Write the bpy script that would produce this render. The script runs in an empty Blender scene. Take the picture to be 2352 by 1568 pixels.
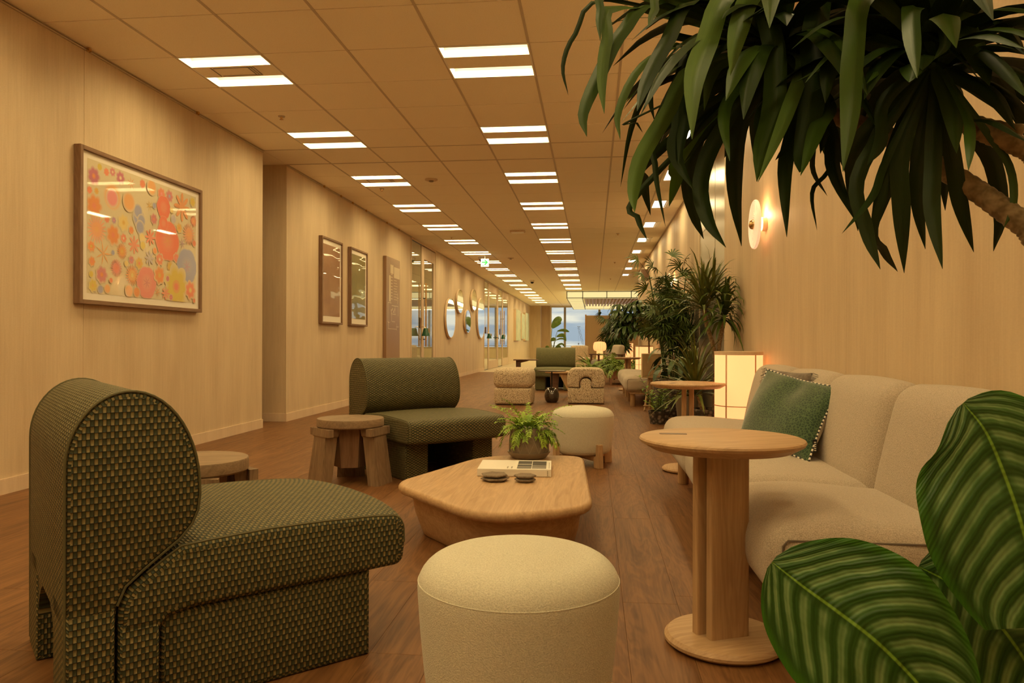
import bpy, math, random
from mathutils import Vector, Matrix, noise
PI = math.pi
C = bpy.context.scene.collection
SC = bpy.context.scene
rnd = random.Random(7)
# ------------------------------------------------------------------ camera
CAM_H = 0.87
def make_camera():
    yaw, pit, rol = .1096, .0009, .0031
    R = Vector((math.cos(yaw), math.sin(yaw), 0)); F = Vector((-math.sin(yaw), math.cos(yaw), 0)); U = Vector((0, 0, 1))
    F2 = F*math.cos(pit) + U*math.sin(pit); U2 = U*math.cos(pit) - F*math.sin(pit)
    R3 = R*math.cos(rol) + U2*math.sin(rol); U3 = U2*math.cos(rol) - R*math.sin(rol)
    cam = bpy.data.cameras.new('camera'); cam.sensor_width = 36; cam.lens = 1701.8*36/2352; cam.clip_start = .05; cam.clip_end = 600
    o = bpy.data.objects.new('camera', cam); C.objects.link(o)
    m = Matrix((R3, U3, -F2)).transposed().to_4x4(); m.translation = (0, 0, CAM_H); o.matrix_world = m
    SC.camera = o
make_camera()
SC.view_settings.view_transform = 'Standard'; SC.view_settings.look = 'None'
SC.view_settings.exposure = 0.0; SC.view_settings.gamma = 1.0; SC.view_settings.use_curve_mapping = False
LIGHT_COL = (1.0, .765, .355)
SC.cycles.max_bounces = 14; SC.cycles.diffuse_bounces = 9; SC.cycles.transparent_max_bounces = 12
SLOT_W = 7.0            # watts of each strip lamp
# ------------------------------------------------------------------ world: overcast blue dusk sky
def make_world():
    w = bpy.data.worlds.new('dusk_sky'); SC.world = w; w.use_nodes = True
    nt = w.node_tree; N = nt.nodes; L = nt.links; N.clear()
    out = N.new('ShaderNodeOutputWorld'); bg = N.new('ShaderNodeBackground'); L.new(bg.outputs[0], out.inputs[0])
    tc = N.new('ShaderNodeTexCoord'); sep = N.new('ShaderNodeSeparateXYZ'); L.new(tc.outputs['Generated'], sep.inputs[0])
    cr = N.new('ShaderNodeValToRGB'); L.new(sep.outputs['Z'], cr.inputs[0])
    e = cr.color_ramp.elements; e[0].position = 0; e[0].color = (.36, .45, .52, 1); e[1].position = .3; e[1].color = (.50, .60, .67, 1)
    mp = N.new('ShaderNodeMapping'); mp.inputs['Scale'].default_value = (5, 5, 38); L.new(tc.outputs['Generated'], mp.inputs[0])
    nz = N.new('ShaderNodeTexNoise'); nz.inputs['Scale'].default_value = 1.4; nz.inputs['Detail'].default_value = 5; L.new(mp.outputs[0], nz.inputs['Vector'])
    r2 = N.new('ShaderNodeValToRGB'); r2.color_ramp.elements[0].position = .47; r2.color_ramp.elements[1].position = .62; L.new(nz.outputs[0], r2.inputs[0])
    mx = N.new('ShaderNodeMix'); mx.data_type = 'RGBA'; L.new(r2.outputs[0], mx.inputs['Factor']); L.new(cr.outputs[0], mx.inputs['A'])
    mx.inputs['B'].default_value = (.86, .84, .68, 1); L.new(mx.outputs['Result'], bg.inputs[0]); bg.inputs[1].default_value = 1.0
make_world()

# ------------------------------------------------------------------ mesh builder
class MB:
    def __init__(s): s.v = []; s.f = []; s.uv = []; s.mi = []; s.col = []
    def add(s, vs, fs, uvs=None, mi=0, col=None):
        n = len(s.v); s.v += [tuple(p) for p in vs]
        for i, f in enumerate(fs):
            s.f.append(tuple(n+k for k in f)); s.mi.append(mi); s.uv.append(uvs[i] if uvs else None); s.col.append(col)
        return s
    def box(s, x0, x1, y0, y1, z0, z1, b=0, M=None, mi=0):
        if b > 0:
            vs = []
            for (sx, sy, sz) in [(a, c, d) for a in (0, 1) for c in (0, 1) for d in (0, 1)]:
                X = (x0, x1)[sx]; Y = (y0, y1)[sy]; Z = (z0, z1)[sz]; dx = b*(1-2*sx); dy = b*(1-2*sy); dz = b*(1-2*sz)
                vs += [(X, Y+dy, Z+dz), (X+dx, Y, Z+dz), (X+dx, Y+dy, Z)]
            def i(a, c, d, k): return (a*4+c*2+d)*3+k
            fs = []
            for a in (0, 1):
                q = [i(a, 0, 0, 0), i(a, 1, 0, 0), i(a, 1, 1, 0), i(a, 0, 1, 0)]; fs.append(q if a else q[::-1])
                q = [i(0, a, 0, 1), i(0, a, 1, 1), i(1, a, 1, 1), i(1, a, 0, 1)]; fs.append(q if a else q[::-1])
                q = [i(0, 0, a, 2), i(1, 0, a, 2), i(1, 1, a, 2), i(0, 1, a, 2)]; fs.append(q if a else q[::-1])
            for a in (0, 1):
                for c in (0, 1):
                    fl = (a+c) % 2
                    q = [i(a, c, 0, 0), i(a, c, 1, 0), i(a, c, 1, 1), i(a, c, 0, 1)]; fs.append(q[::-1] if fl else q)
                    q = [i(a, 0, c, 0), i(a, 1, c, 0), i(a, 1, c, 2), i(a, 0, c, 2)]; fs.append(q if fl else q[::-1])
                    q = [i(0, a, c, 1), i(1, a, c, 1), i(1, a, c, 2), i(0, a, c, 2)]; fs.append(q[::-1] if fl else q)
            for a in (0, 1):
                for c in (0, 1):
                    for d in (0, 1):
                        q = [i(a, c, d, 0), i(a, c, d, 1), i(a, c, d, 2)]; fs.append(q if (a+c+d) % 2 else q[::-1])
        else:
            vs = [(x, y, z) for x in (x0, x1) for y in (y0, y1) for z in (z0, z1)]
            fs = [(0, 1, 3, 2), (4, 6, 7, 5), (0, 4, 5, 1), (2, 3, 7, 6), (0, 2, 6, 4), (1, 5, 7, 3)]
        if M: vs = [M @ Vector(p) for p in vs]
        return s.add(vs, fs, mi=mi)
    def lathe(s, prof, n=32, c=(0, 0), M=None, mi=0, ell=1.0):
        vs = []; fs = []
        for (r, z) in prof:
            for k in range(n):
                a = 2*PI*k/n; vs.append((c[0]+r*math.cos(a), c[1]+r*math.sin(a)*ell, z))
        m = len(prof)
        for j in range(m-1):
            for k in range(n):
                k2 = (k+1) % n; fs.append((j*n+k, j*n+k2, (j+1)*n+k2, (j+1)*n+k))
        if prof[0][0] > 1e-6: fs.append(tuple(range(n))[::-1])
        if prof[-1][0] > 1e-6: fs.append(tuple((m-1)*n+k for k in range(n)))
        if M: vs = [M @ Vector(p) for p in vs]
        return s.add(vs, fs, mi=mi)
    def tube(s, pts, rad, n=8, mi=0, cap=True):
        pts = [Vector(p) for p in pts]; m = len(pts)
        if not hasattr(rad, '__len__'): rad = [rad]*m
        vs = []; fs = []; N0 = None
        for i, p in enumerate(pts):
            t = (pts[min(i+1, m-1)]-pts[max(i-1, 0)]).normalized()
            if N0 is None: N0 = t.orthogonal().normalized()
            else:
                N0 = (N0 - t*N0.dot(t));
                N0 = N0.normalized() if N0.length > 1e-6 else t.orthogonal().normalized()
            B = t.cross(N0)
            for k in range(n):
                a = 2*PI*k/n; vs.append(p + (N0*math.cos(a)+B*math.sin(a))*rad[i])
        for i in range(m-1):
            for k in range(n):
                k2 = (k+1) % n; fs.append((i*n+k, i*n+k2, (i+1)*n+k2, (i+1)*n+k))
        if cap: fs.append(tuple(range(n))[::-1]); fs.append(tuple((m-1)*n+k for k in range(n)))
        return s.add(vs, fs, mi=mi)
    def rbox(s, size, r, n=8, M=None, puff=(0, 0, 0), fn=None, mi=0, centre=(0, 0, 0)):
        """cushion: rounded box with bulging faces"""
        hx, hy, hz = [a/2 for a in size]; vs = []; fs = []; idx = {}
        def ticks(h):
            e = []
            for k in range(4): e.append(-h + r*(1-math.cos(k*PI/8)) if False else -h + r*k/4)
            inner = [(-h+r)+(2*h-2*r)*k/n for k in range(n+1)]
            return e[:4] + inner + [-t for t in e[:4]][::-1]
        T = [ticks(hx), ticks(hy), ticks(hz)]
        def P(p):
            q = [max(-h+r, min(h-r, c)) for c, h in zip(p, (hx, hy, hz))]
            d = Vector([p[k]-q[k] for k in range(3)])
            if d.length > 1e-9:
                w = Vector([math.copysign(math.sin(abs(c)/r*PI/2) if abs(c) < r else 1, c)*1.0 for c in d])
                d = w.normalized()*r
            v = Vector(q)+d
            ex = [1-min(1, abs(v[k])/(hx, hy, hz)[k])**2 for k in range(3)]
            b = Vector((puff[0]*ex[1]*ex[2]*math.copysign(1, v.x)*(abs(v.x)/hx), puff[1]*ex[0]*ex[2]*math.copysign(1, v.y)*(abs(v.y)/hy), puff[2]*ex[0]*ex[1]*math.copysign(1, v.z)*(abs(v.z)/hz)))
            v = v+b
            if fn: v = Vector(fn(v))
            v = v+Vector(centre)
            return M @ v if M else v
        def vid(p):
            k = tuple(round(c, 6) for c in p)
            if k not in idx: idx[k] = len(vs); vs.append(P(p))
            return idx[k]
        H = (hx, hy, hz)
        for ax in range(3):
            a, b = (ax+1) % 3, (ax+2) % 3
            for sg in (-1, 1):
                for i in range(len(T[a])-1):
                    for j in range(len(T[b])-1):
                        q = []
                        for (u, w) in ((i, j), (i+1, j), (i+1, j+1), (i, j+1)):
                            p = [0, 0, 0]; p[ax] = sg*H[ax]; p[a] = T[a][u]; p[b] = T[b][w]; q.append(vid(p))
                        if len(set(q)) >= 3: fs.append(tuple(q if sg > 0 else q[::-1]))
        return s.add(vs, fs, mi=mi)
    def extrude(s, poly, y0, y1, r=0, k=3, M=None, uvs=1.0, mi=0):
        """profile in (x,z) swept along y, rounded at both ends; UV in metres"""
        n = len(poly); P = [Vector((a, b)) for a, b in poly]
        area = sum(P[i].x*P[(i+1) % n].y-P[(i+1) % n].x*P[i].y for i in range(n))
        if area < 0: P.reverse()
        nor = []
        for i in range(n):
            a = (P[i]-P[i-1]).normalized(); b = (P[(i+1) % n]-P[i]).normalized(); t = a+b
            if t.length < 1e-6: t = a
            t.normalize(); nor.append(Vector((-t.y, t.x)))
        arc = [0]
        for i in range(n): arc.append(arc[-1]+(P[(i+1) % n]-P[i]).length)
        rings = []
        if r > 0:
            for j in range(k+1):
                a = PI/2*j/k; rings.append((y0+r*(1-math.sin(a)), r*(1-math.cos(PI/2-a)) if False else r*(1-math.sin(a)), None))
            rings = [(y0+r*(1-math.sin(PI/2*j/k)), r*(1-math.cos(PI/2*j/k))) for j in range(k+1)][::-1]
            rings = [(y0+r*(1-math.cos(PI/2*j/k)), r*(1-math.sin(PI/2*j/k))) for j in range(k+1)]
            rings += [(y0+y1-a, b) for a, b in rings][::-1]
        else: rings = [(y0, 0), (y1, 0)]
        vs = []; fs = []; uv = []
        for (y, d) in rings:
            for i in range(n): q = P[i]+nor[i]*d; vs.append((q.x, y, q.y))
        for j in range(len(rings)-1):
            for i in range(n):
                i2 = (i+1) % n; fs.append((j*n+i, j*n+i2, (j+1)*n+i2, (j+1)*n+i))
                ya, yb = rings[j][0], rings[j+1][0]; uv.append([(arc[i], ya), (arc[i+1], ya), (arc[i+1], yb), (arc[i], yb)])
        fs.append(tuple(range(n))[::-1]); uv.append([(vs[q][0], vs[q][2]) for q in fs[-1]])
        b0 = (len(rings)-1)*n
        fs.append(tuple(b0+i for i in range(n))); uv.append([(vs[q][0], vs[q][2]) for q in fs[-1]])
        if M: vs = [M @ Vector(p) for p in vs]
        return s.add(vs, fs, uvs=uv, mi=mi)
    def prism(s, poly, z0, z1, b=0, mi=0, k=4, top=True, M=None):
        """outline in (x,y) extruded in z with a rounded edge"""
        n = len(poly); P = [Vector(p) for p in poly]
        area = sum(P[i].x*P[(i+1) % n].y-P[(i+1) % n].x*P[i].y for i in range(n))
        if area < 0: P.reverse()
        nor = []
        for i in range(n):
            t = ((P[i]-P[i-1]).normalized()+(P[(i+1) % n]-P[i]).normalized()); t = t.normalized() if t.length > 1e-6 else Vector((1, 0)); nor.append(Vector((-t.y, t.x)))
        if b > 0:
            rings = [(z0+b*(1-math.cos(PI/2*j/k)), b*(1-math.sin(PI/2*j/k))) for j in range(k+1)]
            rings += [(z0+z1-a, d) for a, d in rings][::-1]
        else: rings = [(z0, 0), (z1, 0)]
        vs = []; fs = []
        for (z, d) in rings:
            for i in range(n): q = P[i]+nor[i]*d; vs.append((q.x, q.y, z))
        for j in range(len(rings)-1):
            for i in range(n):
                i2 = (i+1) % n; fs.append((j*n+i, j*n+i2, (j+1)*n+i2, (j+1)*n+i))
        fs.append(tuple(range(n))[::-1]); fs.append(tuple((len(rings)-1)*n+i for i in range(n)))
        if M: vs = [M @ Vector(p) for p in vs]
        return s.add(vs, fs, mi=mi)
    def clampx(s, lim):
        s.v = [(min(p[0], lim+.006*math.sin(p[2]*90)), p[1], p[2]) for p in s.v]; return s
    def build(s, name, mats, parent=None, smooth=True, angle=.7):
        me = bpy.data.meshes.new(name); me.from_pydata(s.v, [], s.f)
        if not isinstance(mats, (list, tuple)): mats = [mats]
        for m in mats: me.materials.append(m)
        if len(mats) > 1: me.polygons.foreach_set('material_index', s.mi)
        if any(u is not None for u in s.uv):
            l = me.uv_layers.new(name='UVMap'); dat = []
            for f, u in zip(s.f, s.uv):
                if u is None: dat += [0, 0]*len(f)
                else:
                    for a in u: dat += [a[0], a[1]]
            l.data.foreach_set('uv', dat)
        if any(c is not None for c in s.col):
            ca = me.color_attributes.new('Col', 'FLOAT_COLOR', 'CORNER'); dat = []
            for f, c in zip(s.f, s.col):
                c = c or (1, 1, 1); dat += list((c[0], c[1], c[2], 1))*len(f)
            ca.data.foreach_set('color', dat)
        me.update()
        if smooth:
            me.polygons.foreach_set('use_smooth', [True]*len(me.polygons))
            try: me.set_sharp_from_angle(angle=angle)
            except Exception: pass
        o = bpy.data.objects.new(name, me); C.objects.link(o)
        if parent: o.parent = parent
        return o
def thing(name, label, cat, loc=(0, 0, 0), rz=0, group=None):
    o = bpy.data.objects.new(name, None); C.objects.link(o); o.location = loc; o.rotation_euler = (0, 0, rz); o.empty_display_size = .1
    return tag(o, label, cat, group)
def tag(o, label, cat, group=None):
    o['label'] = label; o['category'] = cat
    if group: o['group'] = group
    return o
def struct(o): o['kind'] = 'structure'; return o
def stuff(o): o['kind'] = 'stuff'; return o
def dup(root, loc=None, rz=None, label=None, group=None):
    r = root.copy(); C.objects.link(r)
    if loc is not None: r.location = loc
    if rz is not None: r.rotation_euler = (0, 0, rz)
    if label: r['label'] = label
    if group: r['group'] = group
    for ch in list(root.children):
        c = ch.copy(); C.objects.link(c); c.parent = r
        for g in list(ch.children):
            d = g.copy(); C.objects.link(d); d.parent = c
    return r
def T(x, y, z): return Matrix.Translation((x, y, z))
def RZ(a): return Matrix.Rotation(a, 4, 'Z')
def RX(a): return Matrix.Rotation(a, 4, 'X')
def RY(a): return Matrix.Rotation(a, 4, 'Y')
def fillet(pts, seg=6):
    """pts: (x,y,r) corners -> polyline with rounded corners"""
    out = []; n = len(pts)
    for i in range(n):
        p = Vector(pts[i][:2]); a = Vector(pts[i-1][:2]); b = Vector(pts[(i+1) % n][:2]); r = pts[i][2]
        if r <= 0: out.append((p.x, p.y)); continue
        u = (a-p).normalized(); v = (b-p).normalized(); ang = u.angle(v)
        d = min(r/math.tan(ang/2), (a-p).length*.49, (b-p).length*.49); p0 = p+u*d; p1 = p+v*d
        for k in range(seg+1):
            t = k/seg; q = p0*(1-t)**2+p*2*t*(1-t)+p1*t*t; out.append((q.x, q.y))
    return out
def spline(P, n):
    P = [Vector(p) for p in P]; Q = [P[0]*2-P[1]]+P+[P[-1]*2-P[-2]]; out = []
    m = len(P)-1
    for i in range(n+1):
        t = i/n*m; k = min(int(t), m-1); t -= k
        a, b, c, d = Q[k:k+4]
        out.append(.5*((2*b)+(c-a)*t+(2*a-5*b+4*c-d)*t*t+(3*b-a-3*c+d)*t**3))
    return out

# ------------------------------------------------------------------ materials
def mat(name, col, rough=.6, metal=0, spec=.5, coat=0, trans=0, ior=1.45, emit=None, es=0, sss=0):
    m = bpy.data.materials.new(name); m.use_nodes = True; b = m.node_tree.nodes['Principled BSDF']
    b.inputs['Base Color'].default_value = (*col, 1); b.inputs['Roughness'].default_value = rough; b.inputs['Metallic'].default_value = metal
    b.inputs['Specular IOR Level'].default_value = spec; b.inputs['IOR'].default_value = ior
    if coat: b.inputs['Coat Weight'].default_value = coat; b.inputs['Coat Roughness'].default_value = .02
    if trans: b.inputs['Transmission Weight'].default_value = trans
    if emit: b.inputs['Emission Color'].default_value = (*emit, 1); b.inputs['Emission Strength'].default_value = es
    return m
class NT:
    def __init__(s, m): s.m = m; s.t = m.node_tree; s.b = s.t.nodes['Principled BSDF']
    def n(s, typ, **kw):
        x = s.t.nodes.new('ShaderNode'+typ)
        for k, v in kw.items():
            if k in x.inputs.keys(): x.inputs[k].default_value = v
            else: setattr(x, k, v)
        return x
    def l(s, a, b): s.t.links.new(a, b)
    def math(s, op, a, b=None):
        x = s.n('Math', operation=op)
        for i, v in enumerate((a, b)):
            if v is None: continue
            if isinstance(v, (int, float)): x.inputs[i].default_value = v
            else: s.l(v, x.inputs[i])
        return x.outputs[0]
    def ramp(s, fac, stops):
        r = s.n('ValToRGB'); e = r.color_ramp.elements
        while len(e) < len(stops): e.new(.5)
        for q, (p, c) in zip(e, stops): q.position = p; q.color = (*c, 1)
        s.l(fac, r.inputs[0]); return r.outputs[0]
    def mix(s, f, a, b, mode='MIX'):
        x = s.n('Mix', data_type='RGBA', blend_type=mode)
        for key, v in (('Factor', f), ('A', a), ('B', b)):
            i = x.inputs[key] if key == 'Factor' else [q for q in x.inputs if q.name == key and q.type == 'RGBA'][0]
            if isinstance(v, (int, float)): i.default_value = v
            elif isinstance(v, tuple): i.default_value = (*v, 1)
            else: s.l(v, i)
        return [q for q in x.outputs if q.type == 'RGBA'][0]
    def bump(s, h, strength=.3, dist=.002):
        x = s.n('Bump'); x.inputs['Strength'].default_value = strength; x.inputs['Distance'].default_value = dist; s.l(h, x.inputs['Height']); s.l(x.outputs[0], s.b.inputs['Normal']); return x
    def coord(s, kind='Object', scale=(1, 1, 1), loc=None, rot=(0, 0, 0)):
        tc = s.n('TexCoord'); mp = s.n('Mapping'); mp.inputs['Scale'].default_value = scale; mp.inputs['Rotation'].default_value = rot; s.l(tc.outputs[kind], mp.inputs[0]); s.mp = mp; return mp.outputs[0]
    def noise(s, vec, scale=5, detail=4, rough=.5, dist=0):
        x = s.n('TexNoise'); x.inputs['Scale'].default_value = scale; x.inputs['Detail'].default_value = detail; x.inputs['Roughness'].default_value = rough; x.inputs['Distortion'].default_value = dist; s.l(vec, x.inputs['Vector']); return x.outputs[0]
def wood(name, dark, light, along='Y', scale=1.0, rough=.5, ring=1.0, spread=0.0, contrast=(.3, .7)):
    m = mat(name, light, rough, spec=.32); t = NT(m)
    st = {'X': (.10, 1, 1), 'Y': (1, .10, 1), 'Z': (1, 1, .10)}[along]
    v = t.coord('Object', tuple(a*7*scale for a in st))
    if spread:
        oi = t.n('ObjectInfo'); mul = t.math('MULTIPLY', oi.outputs['Random'], 37.0); cb = t.n('CombineXYZ'); t.l(mul, cb.inputs[0]); t.l(mul, cb.inputs[1]); t.l(cb.outputs[0], t.mp.inputs['Location'])
    a = t.noise(v, 1.0, 4, .55, .9*ring)
    rg = t.math('ADD', t.math('MULTIPLY', t.math('SINE', t.math('MULTIPLY', a, 62.0)), .5), .5)
    v2 = t.coord('Object', tuple(b*75*scale for b in {'X': (.035, 1, 1), 'Y': (1, .035, 1), 'Z': (1, 1, .035)}[along]))
    f = t.noise(v2, 1.5, 4, .65)
    v3 = t.coord('Object', tuple(b*16*scale for b in {'X': (.06, 1, 1), 'Y': (1, .06, 1), 'Z': (1, 1, .06)}[along]))
    g = t.noise(v3, 1.5, 3, .5, .4)
    s1 = t.math('ADD', t.math('MULTIPLY', a, .25), t.math('MULTIPLY', rg, .10)); s2 = t.math('ADD', s1, t.math('ADD', t.math('MULTIPLY', f, .33), t.math('MULTIPLY', g, .32)))
    c = t.ramp(s2, [(contrast[0], dark), (contrast[1], light)])
    if spread:
        k = t.math('ADD', t.math('MULTIPLY', oi.outputs['Random'], spread), 1-spread/2); gg = t.n('CombineXYZ')
        for i in range(3): t.l(k, gg.inputs[i])
        c = t.mix(1.0, c, gg.outputs[0], 'MULTIPLY')
    t.l(c, t.b.inputs['Base Color']); t.bump(f, .12, .001)
    return m
def fabric(name, c1, c2, scale=500, rough=.95, bump=.5, mode='noise', sheen=.15):
    m = mat(name, c1, rough, spec=.15); t = NT(m); m.node_tree.nodes['Principled BSDF'].inputs['Sheen Weight'].default_value = sheen
    v = t.coord('Object'); f = t.noise(v, scale, 2, .6)
    t.l(t.ramp(f, [(.35, c1), (.65, c2)]), t.b.inputs['Base Color']); t.bump(f, bump, .002)
    return m
M = {}
def wall_wood(name, dark, light):
    m = mat(name, light, .55, spec=.3); t = NT(m)
    v = t.coord('Object', (3.2, 3.2, .5)); a = t.noise(v, 1.6, 4, .55, .3)
    v2 = t.coord('Object', (34, 34, 1.5)); b = t.noise(v2, 1.8, 5, .65, .15)
    v3 = t.coord('Object', (60, 60, 130)); d = t.noise(v3, 1.2, 2, .5)
    s = t.math('ADD', t.math('MULTIPLY', a, .5), t.math('ADD', t.math('MULTIPLY', b, .36), t.math('MULTIPLY', d, .14)))
    t.l(t.ramp(s, [(.32, dark), (.68, light)]), t.b.inputs['Base Color']); t.bump(b, .05, .001)
    return m
M['wall'] = wall_wood('wall_wood', (.535, .402, .262), (.70, .560, .375))
M['wall_dark'] = wall_wood('column_wood', (.34, .225, .14), (.48, .34, .22))
M['base'] = wall_wood('baseboard_wood', (.60, .45, .31), (.74, .585, .42))
def ceil_mat():
    m = mat('ceiling_tile', (.74, .68, .58), .9, spec=.1); t = NT(m)
    v = t.coord('Object'); f = t.noise(v, 130, 3, .7); g = t.noise(v, 480, 1, .5)
    s = t.math('MULTIPLY', f, g); t.l(t.ramp(s, [(.10, (.55, .46, .33)), (.155, (.93, .86, .70)), (.3, (.96, .89, .74))]), t.b.inputs['Base Color']); t.bump(f, .25, .001)
    return m
M['ceil'] = ceil_mat()
M['ceil_gap'] = mat('ceiling_joint', (.30, .24, .17), .8)
M['tbar'] = mat('ceiling_grid', (.56, .48, .37), .55)
M['white'] = mat('lamp_white_enamel', (.88, .86, .8), .35)
M['lampcell'] = mat('strip_lamp_diffuser', (1, 1, 1), .5, emit=(1, .86, .62), es=3.2)
M['floor'] = wood('floor_walnut', (.10, .040, .013), (.275, .128, .047), 'Y', 1.1, .48, 1.3, .06, (.33, .68))
M['floor_sub'] = mat('floor_joint', (.12, .055, .02), .8)
M['sub'] = mat('floor_joint', (.06, .03, .02), .8)
M['carpet'] = fabric('beige_carpet', (.50, .41, .29), (.58, .48, .34), 60, .95, .3)
M['oak'] = wood('oak_light', (.38, .235, .12), (.60, .40, .225), 'Y', 1.4, .45, 1.0, 0, (.33, .68))
M['oak_v'] = wood('oak_upright', (.36, .22, .11), (.57, .38, .21), 'Z', 1.4, .45, 1.0, 0, (.33, .68))
M['oakx'] = wood('oak_across', (.38, .235, .12), (.60, .40, .225), 'X', 1.4, .45, 1.0, 0, (.33, .68))
M['stool'] = wood('weathered_oak', (.17, .105, .062), (.34, .235, .14), 'Z', 1.5, .55, 1.2, 0, (.34, .68))
M['stool_top'] = wood('weathered_oak_top', (.18, .115, .068), (.34, .235, .14), 'X', 1.5, .55, 1.2, 0, (.34, .68))
M['frame'] = wood('frame_wood', (.17, .095, .055), (.31, .19, .115), 'Z', 2, .5)
M['frame_h'] = wood('frame_wood_flat', (.17, .095, .055), (.31, .19, .115), 'Y', 2, .5)
M['darkwood'] = wood('dark_wood', (.09, .045, .03), (.17, .09, .055), 'X', 2, .4)
M['medwood'] = wood('red_brown_wood', (.28, .15, .09), (.42, .25, .155), 'X', 1.6, .45)
M['boucle_w'] = fabric('white_boucle', (.57, .545, .44), (.73, .70, .575), 330, 1, .9)
M['linen'] = fabric('greige_linen', (.37, .31, .24), (.56, .475, .38), 330, .95, .9)
M['linen_dk'] = mat('linen_seam', (.16, .13, .10), .9)
M['green_dk'] = mat('dark_green_seam', (.02, .028, .016), .7)
def boucle():
    m = mat('speckled_boucle', (.5, .42, .3), 1, spec=.1); t = NT(m); v = t.coord('Object')
    x = t.n('TexVoronoi'); x.inputs['Scale'].default_value = 75; t.l(v, x.inputs['Vector'])
    f = t.noise(v, 95, 2, .6); t.l(t.ramp(f, [(.38, (.22, .15, .09)), (.46, (.66, .54, .38)), (.7, (.80, .68, .50))]), t.b.inputs['Base Color'])
    t.bump(x.outputs['Distance'], .9, .008); return m
M['boucle'] = boucle()
def weave(name, cell=.0135, flip=False):
    m = mat(name, (.1, .1, .05), .55, spec=.3); t = NT(m)
    tc = t.n('TexCoord'); mp = t.n('Mapping'); mp.inputs['Scale'].default_value = (1/.0080, 1/.0142, 1); t.l(tc.outputs['UV'], mp.inputs[0])
    sp = t.n('SeparateXYZ'); t.l(mp.outputs[0], sp.inputs[0]); u, v = sp.outputs[0], sp.outputs[1]
    par = t.math('MODULO', t.math('ADD', t.math('ADD', t.math('FLOOR', u), t.math('FLOOR', v)), 4000), 2)
    fu = t.math('FRACT', u); fv = t.math('FRACT', v)
    su = t.math('SINE', t.math('MULTIPLY', fu, PI)); sv = t.math('SINE', t.math('MULTIPLY', fv, PI))
    hgt = t.math('MULTIPLY', t.math('POWER', su, .38), t.math('POWER', sv, .38))
    nz = t.noise(mp.outputs[0], .45, 3, .6)
    th = t.noise(t.mp_vec if hasattr(t, 'mp_vec') else mp.outputs[0], 6, 1, .5)
    gold = t.ramp(nz, [(.3, (.175, .140, .058)), (.7, (.265, .215, .092))])
    green = t.ramp(nz, [(.3, (.038, .046, .024)), (.7, (.060, .070, .036))])
    base = t.mix(par, green, gold)
    shade = t.ramp(hgt, [(.22, (.26, .25, .2)), (.55, (1, 1, 1))])
    c = t.mix(1.0, base, shade, 'MULTIPLY'); t.l(c, t.b.inputs['Base Color'])
    h2 = t.math('MULTIPLY', hgt, t.math('ADD', t.math('MULTIPLY', par, .5), .6)); t.bump(h2, 1.0, .0035)
    return m
M['weave'] = weave('basket_weave')
M['green_f'] = fabric('plain_green_wool', (.115, .118, .056), (.21, .20, .10), 130, .9, .5)
def velvet():
    m = mat('green_velvet', (.03, .07, .03), .8, spec=.2); t = NT(m); t.b.inputs['Sheen Weight'].default_value = .5
    v = t.coord('Object'); x = t.n('TexVoronoi', feature='DISTANCE_TO_EDGE'); x.inputs['Scale'].default_value = 85; t.l(v, x.inputs['Vector'])
    t.l(t.ramp(x.outputs['Distance'], [(.04, (.075, .13, .055)), (.14, (.022, .052, .026))]), t.b.inputs['Base Color']); t.bump(x.outputs['Distance'], .35, .002); return m
M['velvet'] = velvet()
M['greyvel'] = fabric('grey_brown_velvet', (.11, .085, .06), (.17, .13, .10), 60, .8, .3, sheen=.6)
M['fringe'] = mat('grey_fringe', (.24, .21, .18), .9)
M['cream'] = fabric('cream_cotton', (.52, .46, .36), (.60, .53, .42), 300, .9, .3)
M['black'] = mat('black_metal', (.012, .011, .01), .35, spec=.5)
M['brass'] = mat('brass', (.72, .50, .25), .25, 1)
M['steel'] = mat('brushed_steel', (.62, .58, .50), .30, 1)
M['mirror'] = mat('mirror_silver', (.80, .80, .78), .03, 1)
M['mirror_frame'] = wood('mirror_frame_wood', (.62, .48, .33), (.78, .64, .46), 'Z', 2, .5)
M['mat'] = mat('mat_board', (.80, .74, .64), .85)
M['glass_refl'] = mat('door_glass', (.20, .20, .13), .03, spec=.9, ior=1.9, coat=1)
M['glass'] = mat('window_glass', (1, 1, 1), 0, trans=1, ior=1.01, spec=.2)
def panel_glass(name, c1, c2, wav=.0):
    m = mat(name, c1, .5, coat=1, spec=.6); t = NT(m); t.b.inputs['Coat IOR'].default_value = 2.0
    v = t.coord('Object', (1, 1, 1)); f = t.noise(v, 2.2, 2, .5); t.l(t.ramp(f, [(.35, c1), (.65, c2)]), t.b.inputs['Base Color'])
    if wav:
        g = t.noise(t.coord('Object', (1, 1.2, 3.5)), 1.6, 1, .4); b = t.n('Bump'); b.inputs['Strength'].default_value = 1; b.inputs['Distance'].default_value = wav; t.l(g, b.inputs['Height']); t.l(b.outputs[0], t.b.inputs['Coat Normal'])
    return m
M['poster_pink'] = panel_glass('poster_pink', (.30, .15, .08), (.42, .24, .14), .007)
M['poster_green'] = panel_glass('poster_green', (.17, .16, .05), (.28, .25, .10), .007)
def print_mat():
    m = mat('flower_print', (.8, .7, .5), .6, coat=1, spec=.3); t = NT(m); a = t.n('VertexColor'); a.layer_name = 'Col'
    t.l(a.outputs['Color'], t.b.inputs['Base Color']); t.b.inputs['Coat IOR'].default_value = 1.55; return m
M['print'] = print_mat()
def colmat(name='vertex_colour', rough=.7):
    m = mat(name, (.8, .7, .5), rough); t = NT(m); a = t.n('VertexColor'); a.layer_name = 'Col'; t.l(a.outputs['Color'], t.b.inputs['Base Color']); return m
M['col'] = colmat()
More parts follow.
